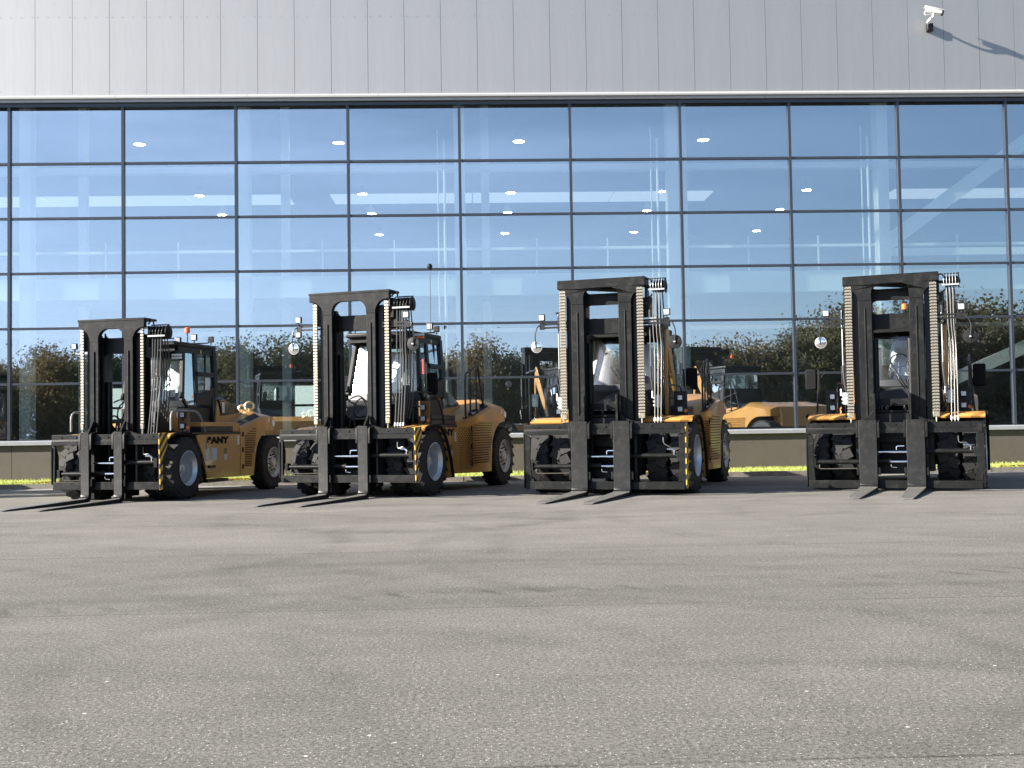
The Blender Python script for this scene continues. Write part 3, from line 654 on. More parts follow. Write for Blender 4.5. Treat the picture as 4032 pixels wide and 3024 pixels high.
def forklift(P, label, group):
    p = P
    T = thing('forklift', label, 'forklift', (p['X'], p['Y'], 0), -p['th'], group)
    cw, ct, cb, bw, zt, R, wx, wy, ry, rx, bo, kind = (p[k] for k in ('cw', 'ct', 'cb', 'bw', 'zt', 'R', 'wx', 'wy', 'ry', 'rx', 'boff', 'kind'))
    u0, u1, fx, fw_ = p['u0'], p['u1'], p['fx'], p['fw']; big = kind >= 3
    # ---- forks
    for s in (-1, 1):
        cx = s * fx + p.get('foff', -.03); a, b = cx - fw_ / 2, cx + fw_ / 2; th = .085
        prof = [(0.0, ct + .045), (0.0, .16), (-.012, .115), (-.05, .085), (-.11, .075), (-2.2, .030), (-2.38, .018), (-2.40, .006), (-.05, .002), (.03, .012), (.075, .05), (.09, .11), (.09, ct + .045)]
        f = MB().prism(prof, 'x', a, b)
        n = len(prof)
        f.v = [(cx + (x - cx) * (1 - .42 * max(0, min(1, (-y - 1.75) / .65))), y, z) for (x, y, z) in f.v]
        fk = f.build('fork', FORK, T, bevel=.004); fk.data.materials.append(BLADE)
        for pl in fk.data.polygons:
            if pl.normal.z > .6 and pl.center.y < -.06: pl.material_index = 1
        MB().prism([(-.12, .0765), (-2.2, .0325), (-2.2, .0315), (-.12, .0755)], 'x', a + .006, b - .006).build('blade_face', BLADE, fk, smooth=0) if False else None
        # carrier ears
        for e in (-1, 1):
            ex = cx + e * (fw_ / 2 + .03)
            MB().prism([(.0, ct - .28), (.0, ct - .02), (.03, ct + .03), (.20, ct + .05), (.24, ct - .02), (.20, ct - .12), (.10, ct - .30)], 'x', ex - .02, ex + .02).build('fork_ear', BLK, fk, bevel=.003)
            MB().box(ex - .022, ex + .022, .02, .10, .30, .44).build('fork_guide', BLK, fk, bevel=.003)
    # ---- carriage
    CY = .10
    cy = CY
    m = MB()
    m.prism([(cy, ct), (cy, ct - .10), (cy - .015, ct - .115), (cy - .015, ct - .20), (cy + .05, ct - .20), (cy + .08, ct - .12), (cy + .08, ct)], 'x', -cw, cw)
    m.build('carriage_top_bar', BLK, T, bevel=.004)
    for bx in (-cw * .82, -cw * .55, 0.05, cw * .6, cw * .86):
        MB().cyl((bx, cy - .014, ct - .05), (bx, cy, ct - .05), .018, 6).build('bolt', BLK, T)
    MB().box(-cw + .02, cw - .02, cy, cy + .06, cb, cb + .145).build('carriage_bottom_bar', BLK, T, bevel=.004)
    for s in (-1, 1):
        if not big:
            side = [(cy - .01, ct - .24), (cy + .16, ct - .26), (cy + .22, ct - .42), (cy + .22, cb + .35), (cy + .1, cb + .1), (cy - .0, cb + .1)] if s < 0 else [(cy - .08, ct + .0), (cy + .22, ct + .02), (cy + .22, ct - .22), (cy + .04, ct - .45), (cy + .04, cb), (cy - .05, cb), (cy - .06, ct - .5), (cy - .08, ct - .3)]
            MB().prism(side, 'x', s * cw, s * (cw + .018)).build('side_guard', HAZ if s > 0 else BLK, T, label='yellow and black striped side guard' if s > 0 else None)
            MB().box(s * cw - (.06 if s > 0 else 0), s * cw + (.06 if s < 0 else 0), cy + .01, cy + .055, cb + .146, ct - .202).build('carriage_end_post', BLK, T, bevel=.003)
        else:
            pa = [(s * cw, ct - .205), (s * (cw - .09), ct - .205), (s * (cw - .12), ct - .30), (s * (cw - .10), ct - .62), (s * (cw - .14), cb + .15), (s * (cw - .02), cb + .15), (s * (cw + .02), .62), (s * (cw + .02), 1.0)]
            MB().prism(pa, 'y', cy + .01, cy + .05).build('carriage_end_plate', BLK, T, bevel=.003)
            MB().prism([(cy, ct), (cy + .18, ct), (cy + .22, .7), (cy + .15, cb + .02), (cy, cb + .02)], 'x', s * (cw + .002), s * (cw + .02)).build('side_guard', HAZ if (s > 0 and kind == 3) else BLK, T)
        # inner carriage walls that ride in the mast
        MB().box(s * .33 - .03 + bo * 0, s * .33 + .03, cy + .082, .42, .06, ct - .01).build('carriage_inner_wall', BLK2, T)
        MB().box(s * .60 - .02, s * .60 + .02, cy + .082, .40, .22, ct - .02).build('carriage_inner_wall', BLK2, T)
    # cylinders that shift the forks
    zc1, zc2 = cb + .49 if not big else .71, cb + .30 if not big else .54
    yb = cy + .075
    MB().cyl((.30, yb, zc1 + .02), (cw - .14, yb, zc1 + .02), .045, 14).build('shift_cylinder', BLK, T)
    MB().cyl((-cw + .10, yb, zc2), (-.36, yb, zc2), .045, 14).build('shift_cylinder', BLK, T)
    MB().cyl((-.30, yb, zc1 + .01), (.30, yb, zc1 + .01), .024, 10).build('cylinder_rod', CHR, T)
    MB().cyl((-.05, yb, zc2), (.36, yb, zc2), .024, 10).build('cylinder_rod', CHR, T)
    MB().cyl((-.30, yb + .03, zc2 + .01), (-.05, yb + .03, zc2 + .01), .05, 12).build('shift_cylinder', BLK, T)
    MB().tube(smooth_path([(-cw + .22, yb - .03, zc2 - .05), (-cw + .22, yb - .03, zc2 - .11), (-cw + .34, yb - .03, zc2 - .13), (-.45, yb - .03, zc2 - .12)]), .010, 6).build('hydraulic_line', HOSEL, T)
    MB().tube(smooth_path([(cw - .42, yb + .02, ct - .25), (cw - .40, yb, ct - .38), (cw - .28, yb - .02, zc1 + .17), (cw - .20, yb - .02, zc1 + .07)]), .011, 6).build('hydraulic_line', HOSE, T)
    MB().tube(rounded([(cw - .34, yb - .03, zc1 + .14), (cw - .21, yb - .03, zc1 + .13), (cw - .21, yb - .03, zc1 + .04)], .05), .018, 8).build('hose_fitting', CHR, T)
    MB().tube(rounded([(.06, yb - .03, zc1 + .05), (.06, yb - .03, zc1 + .12), (.20, yb - .03, zc1 + .12)], .03), .010, 6).build('hose_fitting', CHR, T)
    MB().tube(rounded([(-.04, yb - .03, zc2 - .05), (-.04, yb - .03, zc2 - .10), (.06, yb - .03, zc2 - .11)], .03), .008, 6).build('hose_fitting', CHR, T)
    MB().box(-cw + .10, -cw + .16, yb - .06, yb + .06, zc2 - .07, zc2 + .07).build('cylinder_mount', BLK, T, bevel=.004)
    MB().box(cw - .16, cw - .09, yb - .06, yb + .06, zc1 - .08, zc1 + .10).build('cylinder_mount', BLK, T, bevel=.004)
    # ---- mast
    by = p['by']; X0 = bo
    for s in (-1, 1):
        xa, xb = X0 + s * u0, X0 + s * u1; lo, hi = min(xa, xb), max(xa, xb); xm = (lo + hi) / 2
        m = MB()
        poly = [(lo, by), (hi, by), (hi, by + .045), (xm + .02, by + .055), (xm + .02, by + .165), (hi, by + .175), (hi, by + .22), (lo, by + .22), (lo, by + .175), (xm - .02, by + .165), (xm - .02, by + .055), (lo, by + .045)]
        m.prism(poly, 'z', .10, zt - .16 if big else zt - .34)
        m.build('mast_upright', BLK, T, bevel=.003)
        # welded strip / inner rod
        MB().cyl((xm - .0, by - .012, .9), (xm, by - .012, zt - .62), .010, 6).build('guide_rod', BLK, T)
        oa, ob = X0 + s * (u1 + .015), X0 + s * (u1 + .12); lo2, hi2 = min(oa, ob), max(oa, ob)
        m = MB(); m.box(lo2, hi2, by + .10, by + .14, .35, zt - .28); m.box(oa - s * 0.0, oa + s * .03, by + .14, by + .42, .35, zt - .28); m.box(lo2, hi2, by + .42, by + .46, .35, zt - .28)
        m.build('outer_mast_channel', BLK2, T)
        # deep inner channel behind the upright
        ia = X0 + s * (u0 + .02); MB().box(min(ia, ia + s * .035), max(ia, ia + s * .035), by + .22, by + .52, .3, zt - .45).build('inner_mast_web', BLK2, T)
        # side box of the head with chain anchor
        hx0, hx1 = X0 + s * (u1 + .13), X0 + s * bw
        MB().prism([(by + .16, zt - .15), (by + .16, zt - .52), (by + .25, zt - .62), (by + .36, zt - .62), (by + .36, zt - .15)], 'x', min(hx0 + s * .10, hx1), max(hx0 + s * .10, hx1)).build('head_side_box', BLK2, T)
        # lift cylinder
        MB().cyl((X0 + s * (u0 - .02), by + .34, .4), (X0 + s * (u0 - .02), by + .34, zt - 1.2), .062, 14).build('lift_cylinder', BLK2, T)
        # chains
        cx = X0 + s * (bw - p['cin'])
        if s > 0 and 'cinr' in p: cx = X0 + bw - p['cinr']
        w_ = p['chw']; zc0, zc_ = ct + .19, zt - .17; cyy = by + .03 if big else by + .06
        ch = MB().box(cx - w_ * .40, cx + w_ * .40, cyy - .006, cyy + .008, zc0, zc_).build('lift_chain', BLK2, T)
        pitch = .0575; nl = int((zc_ - zc0) / pitch); lm = link_mesh(w_)
        for k in range(nl): inst('chain_link', lm, ch, (cx, cyy, zc0 + pitch * (k + .5)))
        MB().box(cx - w_ * .5, cx + w_ * .5, cyy - .045, cyy + .0, zc0 - .10, zc0).build('chain_anchor', STEEL, T, bevel=.006)
        MB().cyl((cx, cyy - .02, ct - .01), (cx, cyy - .02, zc0 - .09), .017, 8).build('anchor_bolt', STEEL, T)
    # head plate with arches
    hb_ = zt - .17 if big else zt - .185
    ra = .17 if big else .20
    if big:
        MB().box(X0 - bw, X0 + bw, by, by + .36, hb_, zt).build('mast_head_beam', BLK, T, bevel=.006)
        top = hb_ - .002
    else:
        MB().box(X0 - bw, X0 + bw, by - .015, by + .44, zt - .045, zt).build('mast_head_top_plate', BLK, T, bevel=.004)
        top = zt - .047
    outer = min(bw - .02, u1 + .17) if big else bw - .015
    arch_low = (.10 if big else .13)
    def arc(cx, cz, rx_, rz_, a0, a1, n=7):
        return [(cx + rx_ * math.cos(math.radians(a0 + (a1 - a0) * k / n)), cz + rz_ * math.sin(math.radians(a0 + (a1 - a0) * k / n))) for k in range(n + 1)]
    zb_ = top - arch_low; pts = [(X0 - outer, top), (X0 - outer, zb_)]
    orx = outer - u1 if big else outer - u1 - .0
    orx = max(.06, min(orx, .24)); orz = .26 if not big else .20
    if outer - u1 - orx > .003: pts.append((X0 - u1 - orx, zb_))
    pts += arc(X0 - u1 - orx, zb_ - orz, orx, orz, 90, 0)
    pts += [(X0 - u0, zb_ - orz)]
    izt = zb_ - (.0 if big else .01)
    pts += arc(X0 - u0 + ra, izt - ra + (.10 if big else 0.0), ra, ra, 180, 90)
    pts += arc(X0 + u0 - ra, izt - ra + (.10 if big else 0.0), ra, ra, 90, 0)
    pts += [(X0 + u0, zb_ - orz)]
    pts += arc(X0 + u1 + orx, zb_ - orz, orx, orz, 180, 90)
    if outer - u1 - orx > .003: pts.append((X0 + outer, zb_))
    else: pts[-1] = (X0 + outer, zb_)
    pts.append((X0 + outer, top))
    MB().prism(pts, 'y', by - .008, by + .10).build('mast_head_arch', BLK, T, bevel=.003)
    # cross members
    xc = u0 + .02
    for (z0, z1) in p['cross']:
        fillet_plate(X0 - xc, X0 + xc, z0, z1, .10, by + .24, by + .30).build('mast_cross_member', BLK, T, bevel=.003)
    if big:
        for (z0, z1) in ((1.60, 1.72), (1.46, 1.50)): MB().box(X0 - xc, X0 + xc, by + .22, by + .34, z0, z1).build('lower_cross_member', BLK, T, bevel=.006)
        for s in (-1, 1): MB().box(X0 + s * xc - (.10 if s > 0 else 0), X0 + s * xc + (.10 if s < 0 else 0), by + .221, by + .339, 1.502, 1.598).build('lower_cross_member', BLK, T, bevel=.004)
        MB().box(X0 - xc, X0 + xc, by + .2, by + .3, ct - .05, 1.44).build('lower_mast_plate', BLK2, T)
    else:
        MB().tube(smooth_path([(-.22, by + .5, 1.32), (-.20, by + .45, 1.75), (0, by + .4, 1.9), (.12, by + .42, 1.6), (.16, by + .4, 1.3)]), .014, 6).build('hydraulic_hose', HOSE, T)
        MB().tube(smooth_path([(.22, by + .5, 1.32), (.14, by + .5, 1.7), (-.1, by + .5, 1.95), (-.28, by + .42, 1.9)]), .014, 6).build('hydraulic_hose', HOSE, T)
    MB().box(X0 - xc, X0 + xc, by + .12, by + .4, .30, .52).build('lower_mast_cross_beam', BLK2, T)
    MB().box(X0 - xc, X0 + xc, by + .30, by + .4, .9, 1.1).build('lower_mast_cross_beam', BLK2, T)
    # fins above the carriage
    for s in (-1, 1):
        f0 = X0 + s * (u0 - .0); hgt = .54 if big else .16
        if big:
            g = [(f0, ct + hgt * .5)] + [(f0 + s * (.42 * (1 - math.cos(t))), ct + hgt * .5 * (1 - math.sin(t)) + .03) for t in [k * PI / 2 / 7 for k in range(1, 8)]] + [(f0 + s * .42, ct), (f0, ct)]
            MB().prism(g, 'y', by - .10, by - .06).build('gusset_plate', BLK, T, bevel=.003)
            MB().box(min(f0, f0 - s * .04), max(f0, f0 - s * .04), by - .20, by - .02, ct, ct + hgt).build('carriage_fin', BLK, T, bevel=.003)
        else:
            q = X0 + s * u0 - .02
            MB().prism([(by - .25, ct + .001), (by - .05, ct + .001), (by - .02, ct + .24), (by - .06, ct + .25)], 'x', q - .02 + s * .06, q + .02 + s * .06).build('carriage_fin', BLK, T, bevel=.003)
            g = [(q, ct + .12), (q + s * .12, ct + .08), (q + s * .28, ct + .03), (q + s * .38, ct + .001), (q, ct + .001)]
            MB().prism(g, 'y', by - .10, by - .06).build('gusset_plate', BLK, T)
    # ---- hose sheaves on the right of the mast
    sx0, sx1 = X0 + bw + (.06 if not big else .09), X0 + bw + (.36 if not big else .33); sz = zt - (.28 if not big else .18); sy = by + .22
    sr = .125
    sh = MB()
    for k in range(5): sh.lathe((sx0 + (sx1 - sx0) * k / 5 + .02, sy, sz), [(0, .03), (0, sr), (.012, sr - .035), (.030, sr - .035), (.042, sr), (.042, .03)], 24)
    sheave = sh.build('hose_sheave', BLK2, T)
    MB().cyl((X0 + bw - .05, sy, sz), (sx1 + .05, sy, sz), .03, 10).build('sheave_axle', BLK2, sheave)
    MB().lathe((sx1 + .01, sy, sz), [(0, .02), (0, sr + .01), (.015, sr + .01), (.018, sr - .05), (.03, .06), (.03, 0)], 24).build('sheave_side_plate', BLK, sheave)
    for k in range(5):
        x_ = sx0 + (sx1 - sx0) * k / 4.6
        MB().tube(smooth_path([(x_, sy - sr - .02, sz - .07), (x_, sy - sr - .025, sz + .03), (x_, sy - sr * .6, sz + sr + .01), (x_, sy + .02, sz + sr + .03)], 4), .006, 6).build('hose_guard', BLK if not big else GRYB, sheave)
    MB().box(sx0 - .03, sx1 + .03, sy - sr - .05, sy - sr - .03, sz - .09, sz - .06).build('guard_bar', GRYB, sheave)
    MB().box(sx0 - .03, sx1 + .03, sy - .03, sy + .03, sz + sr + .012, sz + sr + .03).build('guard_bar', BLK, sheave)
    nh = 4 if not big else 3
    for k in range(nh):
        x_ = sx0 + .03 + (sx1 - sx0) * (k + .3) / (nh + 1.2)
        q = random.uniform(-.012, .012)
        MB().tube(smooth_path([(x_, sy - sr + .02, sz), (x_ + q, sy - sr - .01, sz - .8), (x_ + .03 + q, sy - sr - .05, (sz + ct) / 2), (x_ + .03, by - .12, ct - .05)], 6), .0125 if not big else .0095, 8).build('mast_hose', HOSEL if big else HOSE, T)
        MB().tube(smooth_path([(x_, sy + sr - .02, sz), (x_ + .02, sy + sr + .02, sz - .5), (x_ - .02, sy + sr + .1, 2.0), (x_ - .15, sy + sr + .2, 1.5)], 6), .0125, 8).build('mast_hose', HOSE, T)
        if big or kind == 2: MB().cyl((x_ + .03, by - .115, ct + .03), (x_ + .03, by - .10, ct + .10), .019, 8).build('hose_fitting', GRYB, T)
    for q in (0, 1): MB().tube(smooth_path([(X0 + bw - .1, by + .3, zt - .1 - q * .3), (X0 + bw + .04, by + .2, zt - .03 - q * .35), (sx0 + .02, by + .2, zt - .12 - q * .2)]), .016, 7).build('head_hose', HOSE, T)
    if kind <= 2:
        MB().box(sx0 + .18, sx1 + .10, sy + .35, sy + .40, zt - .78 - (0 if kind == 1 else .15), zt - .66 - (0 if kind == 1 else .15)).build('valve_bank', BLK2, T)
        for k in range(4):
            for j in range(2): MB().box(sx0 + .19 + k * .055, sx0 + .235 + k * .055, sy + .33, sy + .349, zt - .77 - (0 if kind == 1 else .15) + j * .055, zt - .73 - (0 if kind == 1 else .15) + j * .055).build('valve_fitting', WHT if kind == 1 or j else ORG, T)
    MB().box(X0 + bw - .12, X0 + bw + .08, by + .2, by + .36, zt - .75, zt - .38).build('head_bracket', BLK2, T)
    # ---- arms with lamps and round mirrors
    if kind == 1:
        MB().cyl((-.55, by + .25, zt - .64), (X0 - bw - .17, by + .2, zt - .64), .042, 12).build('lamp_arm', GRYB, T)
        work_lamp(T, X0 - bw - .17, by + .12, zt - .50, .12)
    else:
        za = p['za']
        for s in (-1, 1):
            e = p['arm'] + (.06 if s > 0 else 0); x0_, x1_ = X0 + s * (u1 + .1), X0 + s * e
            for dz in (0, -.065): MB().box(min(x0_, x1_), max(x0_, x1_), by + .08, by + .11, za + dz - .017, za + dz + .017).build('lamp_arm', BLK2, T)
            MB().box(x1_ - .05, x1_ + .05, by + .065, by + .078, za - .10, za + .03).build('arm_bracket', BLK2, T)
            work_lamp(T, x1_ - s * .0, by + .03, za + .13, .13)
            if kind == 2 and s < 0: work_lamp(T, x1_, by + .03, za - .16, .12)
            xm_ = x1_ + s * (.11 if s < 0 else .14)
            MB().tube(smooth_path([(x1_ + s * .03, by + .07, za - .02), (x1_ + s * .09, by + .05, za - .05), (xm_ + s * .02, by + .02, za - .22), (xm_, by + .03, za - .47)], 6), .012, 8).build('mirror_stem', PIPB, T)
            zm = za - .43; a = .0
            mm = MB().lathe((xm_, by + .05, zm), [(-.010, .0), (-.008, .09), (-.004, .125), (.004, .132), (.012, .132), (.014, .11), (.014, 0)] if s > 0 else [(.03, 0), (.028, .07), (.01, .112), (-.004, .112), (-.006, .10)], 28, 'y')
            mo = mm.build('round_mirror', BLK2 if s > 0 else GRYB, T)
            if s < 0: MB().lathe((xm_, by + .05, zm), [(-.022, 0), (-.02, .05), (-.0065, .098)], 28, 'y').build('mirror_glass', MIRR, mo)
            else: MB().box(xm_ - .02, xm_ + .02, by - .0, by + .02, zm - .012, zm + .012).build('mirror_clip', GRYB, mo)
    if big:
        for s in (-1, 1):
            xr = X0 + s * (bw + .05 + (.0 if s < 0 else -.02)); yr = by + .22
            MB().cyl((xr, yr, zt - .95 if s < 0 else zt - .9), (xr, yr, zt - .62), .022, 8).build('ram_rod', CHR, T)
            MB().cyl((xr, yr, zt - 1.7), (xr, yr, zt - .95), .012, 8).build('ram_rod', GRYB, T)
            MB().tube(smooth_path([(xr, yr, zt - 1.68), (xr + .01, yr, zt - 1.9), (xr + .04, yr + .02, 1.9)]), .022, 8).build('ram_hose', HOSE, T)
            MB().box(xr - .05, xr + .06, yr - .02, yr + .06, zt - .62, zt - .58).build('ram_cap', BLK2, T)
            vx = xr + (.0 if s < 0 else .08)
            vb = MB().box(vx - .02, vx + .09, yr - .03, yr + .07, 1.62, 1.86).build('valve_block', GRYB, T, bevel=.008)
            for k in range(3): MB().cyl((vx - .04, yr, 1.66 + k * .07), (vx - .021, yr, 1.66 + k * .07), .018, 8).build('valve_port', WHT, vb)
            MB().cyl((vx - .05, yr - .01, 1.80), (vx - .05, yr - .01, 1.93), .016, 8).build('valve_pipe', WHT, vb)
            MB().cyl((vx + .03, yr, 1.38), (vx + .03, yr, 1.62), .012, 6).build('valve_pipe', BLK2, vb)
    # ---- wheels
    tw = .30 if kind == 1 else (.33 if kind == 2 else .38)
    for s in (-1, 1):
        wheel(T, s * (wx + .02 - tw), wy, R, tw, False, s)
        wheel(T, s * (wx + .02 - 2 * tw - .06), wy, R, tw, False, s)
        wheel(T, s * (rx + .02 - tw - .02), ry, R, tw + .02, True, s)
    MB().cyl((-wx + .3, wy, R), (wx - .3, wy, R), .16, 16).build('front_axle', BLK2, T)
    MB().box(-rx + .4, rx - .4, ry - .14, ry + .14, R - .16, R + .16).build('rear_axle', BLK2, T)
    # ---- chassis
    zf = p['zf']; xs = p['xs']; xo = p['xo']; ye = p['ye']
    MB().box(-.52, .52, .95, ye - .6, .40, 1.02).build('chassis', BLK2, T)
    MB().box(-.5, .5, 1.3, ry - .7, 1.02, zf).build('chassis_cover', DECK, T)
    # front fenders
    fo = wx + .04 if kind > 1 else xs - .01; fi = wx - 2 * tw - .12; yc = wy; Rf = R + .13
    for s in (-1, 1):
        prof = [(yc - .52, zf - .09), (yc - .44, zf - .035), (yc - .30, zf), (yc + .05, zf + .01), (yc + .28, zf - .04), (yc + .46, zf - .19), (yc + .62, zf - .42), (yc + .75, zf - .68), (yc + .86, .32)]
        MB().sheet(prof, 'x', min(s * fi, s * fo), max(s * fi, s * fo), -.03).build('front_fender', YEL, T, smooth=60)
        MB().sheet([(a, b + .006) for a, b in prof[1:]], 'x', min(s * (fo + .001), s * (fo + .05)), max(s * (fo + .001), s * (fo + .05)), -.045).build('fender_edge', RUB, T, smooth=60)
    # mid body
    ym = p['ym']
    for s in (-1, 1):
        zt_ = zf - .04
        poly = [(wy + .70, zt_), (wy + .52, zt_ - .02), (wy + .80, zt_ - .42), (wy + .96, .36), (ym, .345), (ym, zt_)]
        x0_, x1_ = sorted((s * (xs - .04), s * xs)); MB().prism(poly, 'x', x0_, x1_).build('side_panel', YEL, T, bevel=.006)
        x0_, x1_ = sorted((s * .5, s * (xs + .012))); MB().box(x0_, x1_, wy + .35, ym, zt_ + .002, zt_ + .045).build('side_step', DECK, T, bevel=.004)
        x0_, x1_ = sorted((s * .55, s * (xs - .06))); MB().box(x0_, x1_, wy + 1.0, ym - .01, .42, zt_ - .02).build('tank', YELD, T)
        x0_, x1_ = sorted((s * (xs - .25), s * (xs - .02))); MB().box(x0_, x1_, wy + 1.0, wy + 1.9, .27, .335).build('under_step', BLK2, T)
        x0_, x1_ = sorted((s * (xs + .001), s * (xs + .06))); MB().box(x0_, x1_, wy + .98, wy + 1.20, .57, .62).build('foot_step', BLK2, T)
    # ---- rear body with counterweight
    zp = p['zpk']; za1 = p['zfold']; yp = p['ypk']
    def topz(y):
        pts_ = [(ym, za1 + .12), (yp, zp), (ye, zp - .17)]
        for i in range(2):
            if y <= pts_[i + 1][0] or i == 1:
                t = (y - pts_[i][0]) / (pts_[i + 1][0] - pts_[i][0]); return pts_[i][1] * (1 - t) + pts_[i + 1][1] * t
    def edgez(y):
        t = min(1, max(0, (y - ym) / (yp + .2 - ym))); return za1 + (zp - .14 - za1) * t - max(0, (y - yp - .2)) * .12
    yw = ry
    ylist = [ym, ym + .18, ym + .5, yw - .80, yw - .72, yw - .66, yw - .56, yw - .42, yw - .22, yw + .0, yw + .25, ye - .12, ye]
    ylist = sorted(set(min(max(v, ym), ye) for v in ylist)); secs = []
    def zbot(y):
        dy = yw - y; Ra = R + .13
        if dy > Ra - .005 or y < yw - .78: return .345
        if dy > 0: return max(.345, R + math.sqrt(max(0, Ra * Ra - dy * dy)))
        return R + Ra - .01
    for y in ylist:
        k = max(0, (y - (ye - .35)) / .35); xo_ = xo - .12 * k * k; f = min(1, (y - ym) / .38) if kind >= 2 else 1
        xo_ = xs + (xo_ - xs) * f; e, t_, b = edgez(y), topz(y), zbot(y)
        secs.append((y, xo_, e, t_, b))
    for s in (-1, 1):
        L_ = [[(s * .45, y, max(b, .5)), (s * x, y, b), (s * x, y, e), (s * (x - .05), y, e + .03), (s * (x - .30), y, t_), (s * .45, y, t_)] for (y, x, e, t_, b) in secs]
        MB().loft(L_).build('rear_body_side', YEL, T, smooth=28)
    L_ = [[(-.449, y, .42), (.449, y, .42), (.449, y, t_ - .004), (-.449, y, t_ - .004)] for (y, x, e, t_, b) in secs if y > yp - .75]
    MB().loft(L_).build('counterweight_block', YEL, T, smooth=28)
    MB().prism([(ye - .3, .50), (ye + .10, .56), (ye + .12, zp - .45), (ye + .02, zp - .20), (ye - .3, zp - .2)], 'x', -rx + .42, rx - .42).build('counterweight_tail', YEL, T, bevel=.03)
    MB().cyl((0, ye + .10, .75), (0, ye + .22, .75), .05, 12).build('tow_pin', BLK2, T)
    for s in (-1, 1): MB().box(s * .72 - .11, s * .72 + .11, ye + .0, ye + .03, zp - .42, zp - .30).build('tail_lamp', RED, T, bevel=.01)
    # louvres on the rear side panels
    yl0, yl1 = ym + .20, yw - .86
    yl1 = max(yl1, ym + .62); nlv = 17
    for s in (-1, 1):
        pan = MB()
        for k in range(nlv):
            z = .56 + k * (za1 - .12 - .56 + .16) / nlv
            a = yl0 + (.0 if k < nlv - 4 else (k - nlv + 4) * .11); b = yl1 - (.10 if k < 6 else 0) + k * .009
            if s < 0 and k % 2: pass
            x0_, x1_ = sorted((s * (xo + .002), s * (xo + .014)))
            pan.prism([(z, 0), (z + .018, 0), (z + .018, .012), (z + .014, .012)], 'y', a, b) if False else None
            me_ = MB(); xx0, xx1 = s * (xo + .001), s * (xo + .016)
            me_.add([(xx0, a, z), (xx0, b, z), (xx1, a + .01, z + .028), (xx1, b - .01, z + .028), (xx0, a, z + .030), (xx0, b, z + .030)], [(0, 1, 3, 2), (2, 3, 5, 4), (0, 2, 4), (1, 5, 3)])
            me_.build('louvre', YEL, T, smooth=0)
            MB().box(*sorted((s * (xo + .0005), s * (xo + .0025))), a + .01, b - .01, z - .014, z - .001).build('louvre_slot', RUB, T, smooth=0)
        for z in (.50, .86, za1 - .18): MB().box(*sorted((s * (xo + .001), s * (xo + .016))), ym + .08, ym + .12, z, z + .10).build('panel_hinge', RUB, T)
        MB().box(*sorted((s * (xo + .001), s * (xo + .012))), yl1 + .02, yl1 + .09, .83, .95).build('panel_latch', GRYB, T, bevel=.004)
    # ---- hood between cab and counterweight
    cyr = p['cyr']; zh = p['zh']
    prof = [(cyr - .20, zf + .05), (cyr - .20, zh), (cyr + .13, zh - .02), (cyr + .48, zh - .11), (cyr + .82, zh - .25), (cyr + .98, zh - .34), (cyr + 1.05, zh - .50), (cyr + 1.05, zf + .05)]
    MB().prism(prof, 'x', -.72, .72).build('engine_hood', HOOD, T, bevel=.04, smooth=50)
    for s in (-1, 1):
        sw = [(cyr - .26, zf + .05), (cyr - .16, zh - .10), (cyr - .02, zf + .34), (cyr + .84, zf + .42), (cyr + .94, zh - .33), (cyr + 1.10, zh - .50), (cyr + 1.15, zf + .05)]
        MB().prism(sw, 'x', *sorted((s * .722, s * .765))).build('hood_side_frame', YEL, T, bevel=.008)
        wd_ = [(cyr + .03, zf + .37), (cyr - .10, zh - .08), (cyr + .14, zh - .07), (cyr + .47, zh - .16), (cyr + .80, zh - .29), (cyr + .88, zh - .36), (cyr + .82, zf + .44)]
        MB().prism(wd_, 'x', *sorted((s * .766, s * .776))).build('hood_side_window', DGLS, T, bevel=.004)
        x0_, x1_ = sorted((s * .77, s * (xs - .02)))
        MB().box(x0_, x1_, wy + .75, ym - (.30 if kind == 1 else .02), zf + .01, zf + .115).build('side_locker', DECK, T, bevel=.01)
        MB().box(x0_, x1_, wy + .75, ym - (.30 if kind == 1 else .02), zf + .118, zf + .21).build('locker_lid', YEL if kind == 1 else DECK, T, bevel=.01)
        if kind == 1: MB().prism([(ym - .29, zf + .01), (ym + .02, zf + .01), (ym + .02, zf + .19), (ym - .29, zf + .22)], 'x', x0_, x1_).build('locker_end', YEL, T, bevel=.01)
    # ---- cab
    cyf, ctop = p['cyf'], p['ctop']; zc = p['zcf']; hw = .66 if kind == 1 else .80; hwt = .58 if kind == 1 else .69
    cab = MB()
    def post(a, b, w=.035, d=.045):
        A, B = Vector(a), Vector(b); cab.loft([[(A.x - w, A.y - d, A.z), (A.x + w, A.y - d, A.z), (A.x + w, A.y + d, A.z), (A.x - w, A.y + d, A.z)], [(B.x - w, B.y - d, B.z), (B.x + w, B.y - d, B.z), (B.x + w, B.y + d, B.z), (B.x - w, B.y + d, B.z)]])
    ym_ = cyf + (cyr - cyf) * .46
    for s in (-1, 1):
        post((s * hw, cyf + .14, zc + .10), (s * hwt, cyf + .33, ctop - .12)); post((s * hw, ym_, zc), (s * (hwt + .02), ym_, ctop - .1), .03, .06); post((s * hw, cyr - .06, zc), (s * (hwt + .03), cyr - .06, ctop - .1), .04, .07)
        zs = zc + .62
        cab.box(*sorted((s * (hw - .03), s * (hw + .02))), ym_, cyr - .05, zs, zs + .09)
        cab.box(*sorted((s * (hwt - .02), s * (hwt + .055))), cyf + .05, cyr - .02, ctop - .22, ctop - .10)
        cab.prism([(ym_, zc + .02), (cyr - .05, zc + .02), (cyr - .05, zc + .42), (ym_ + .02, zc + .26)], 'x', *sorted((s * (hw - .03), s * (hw + .02))))
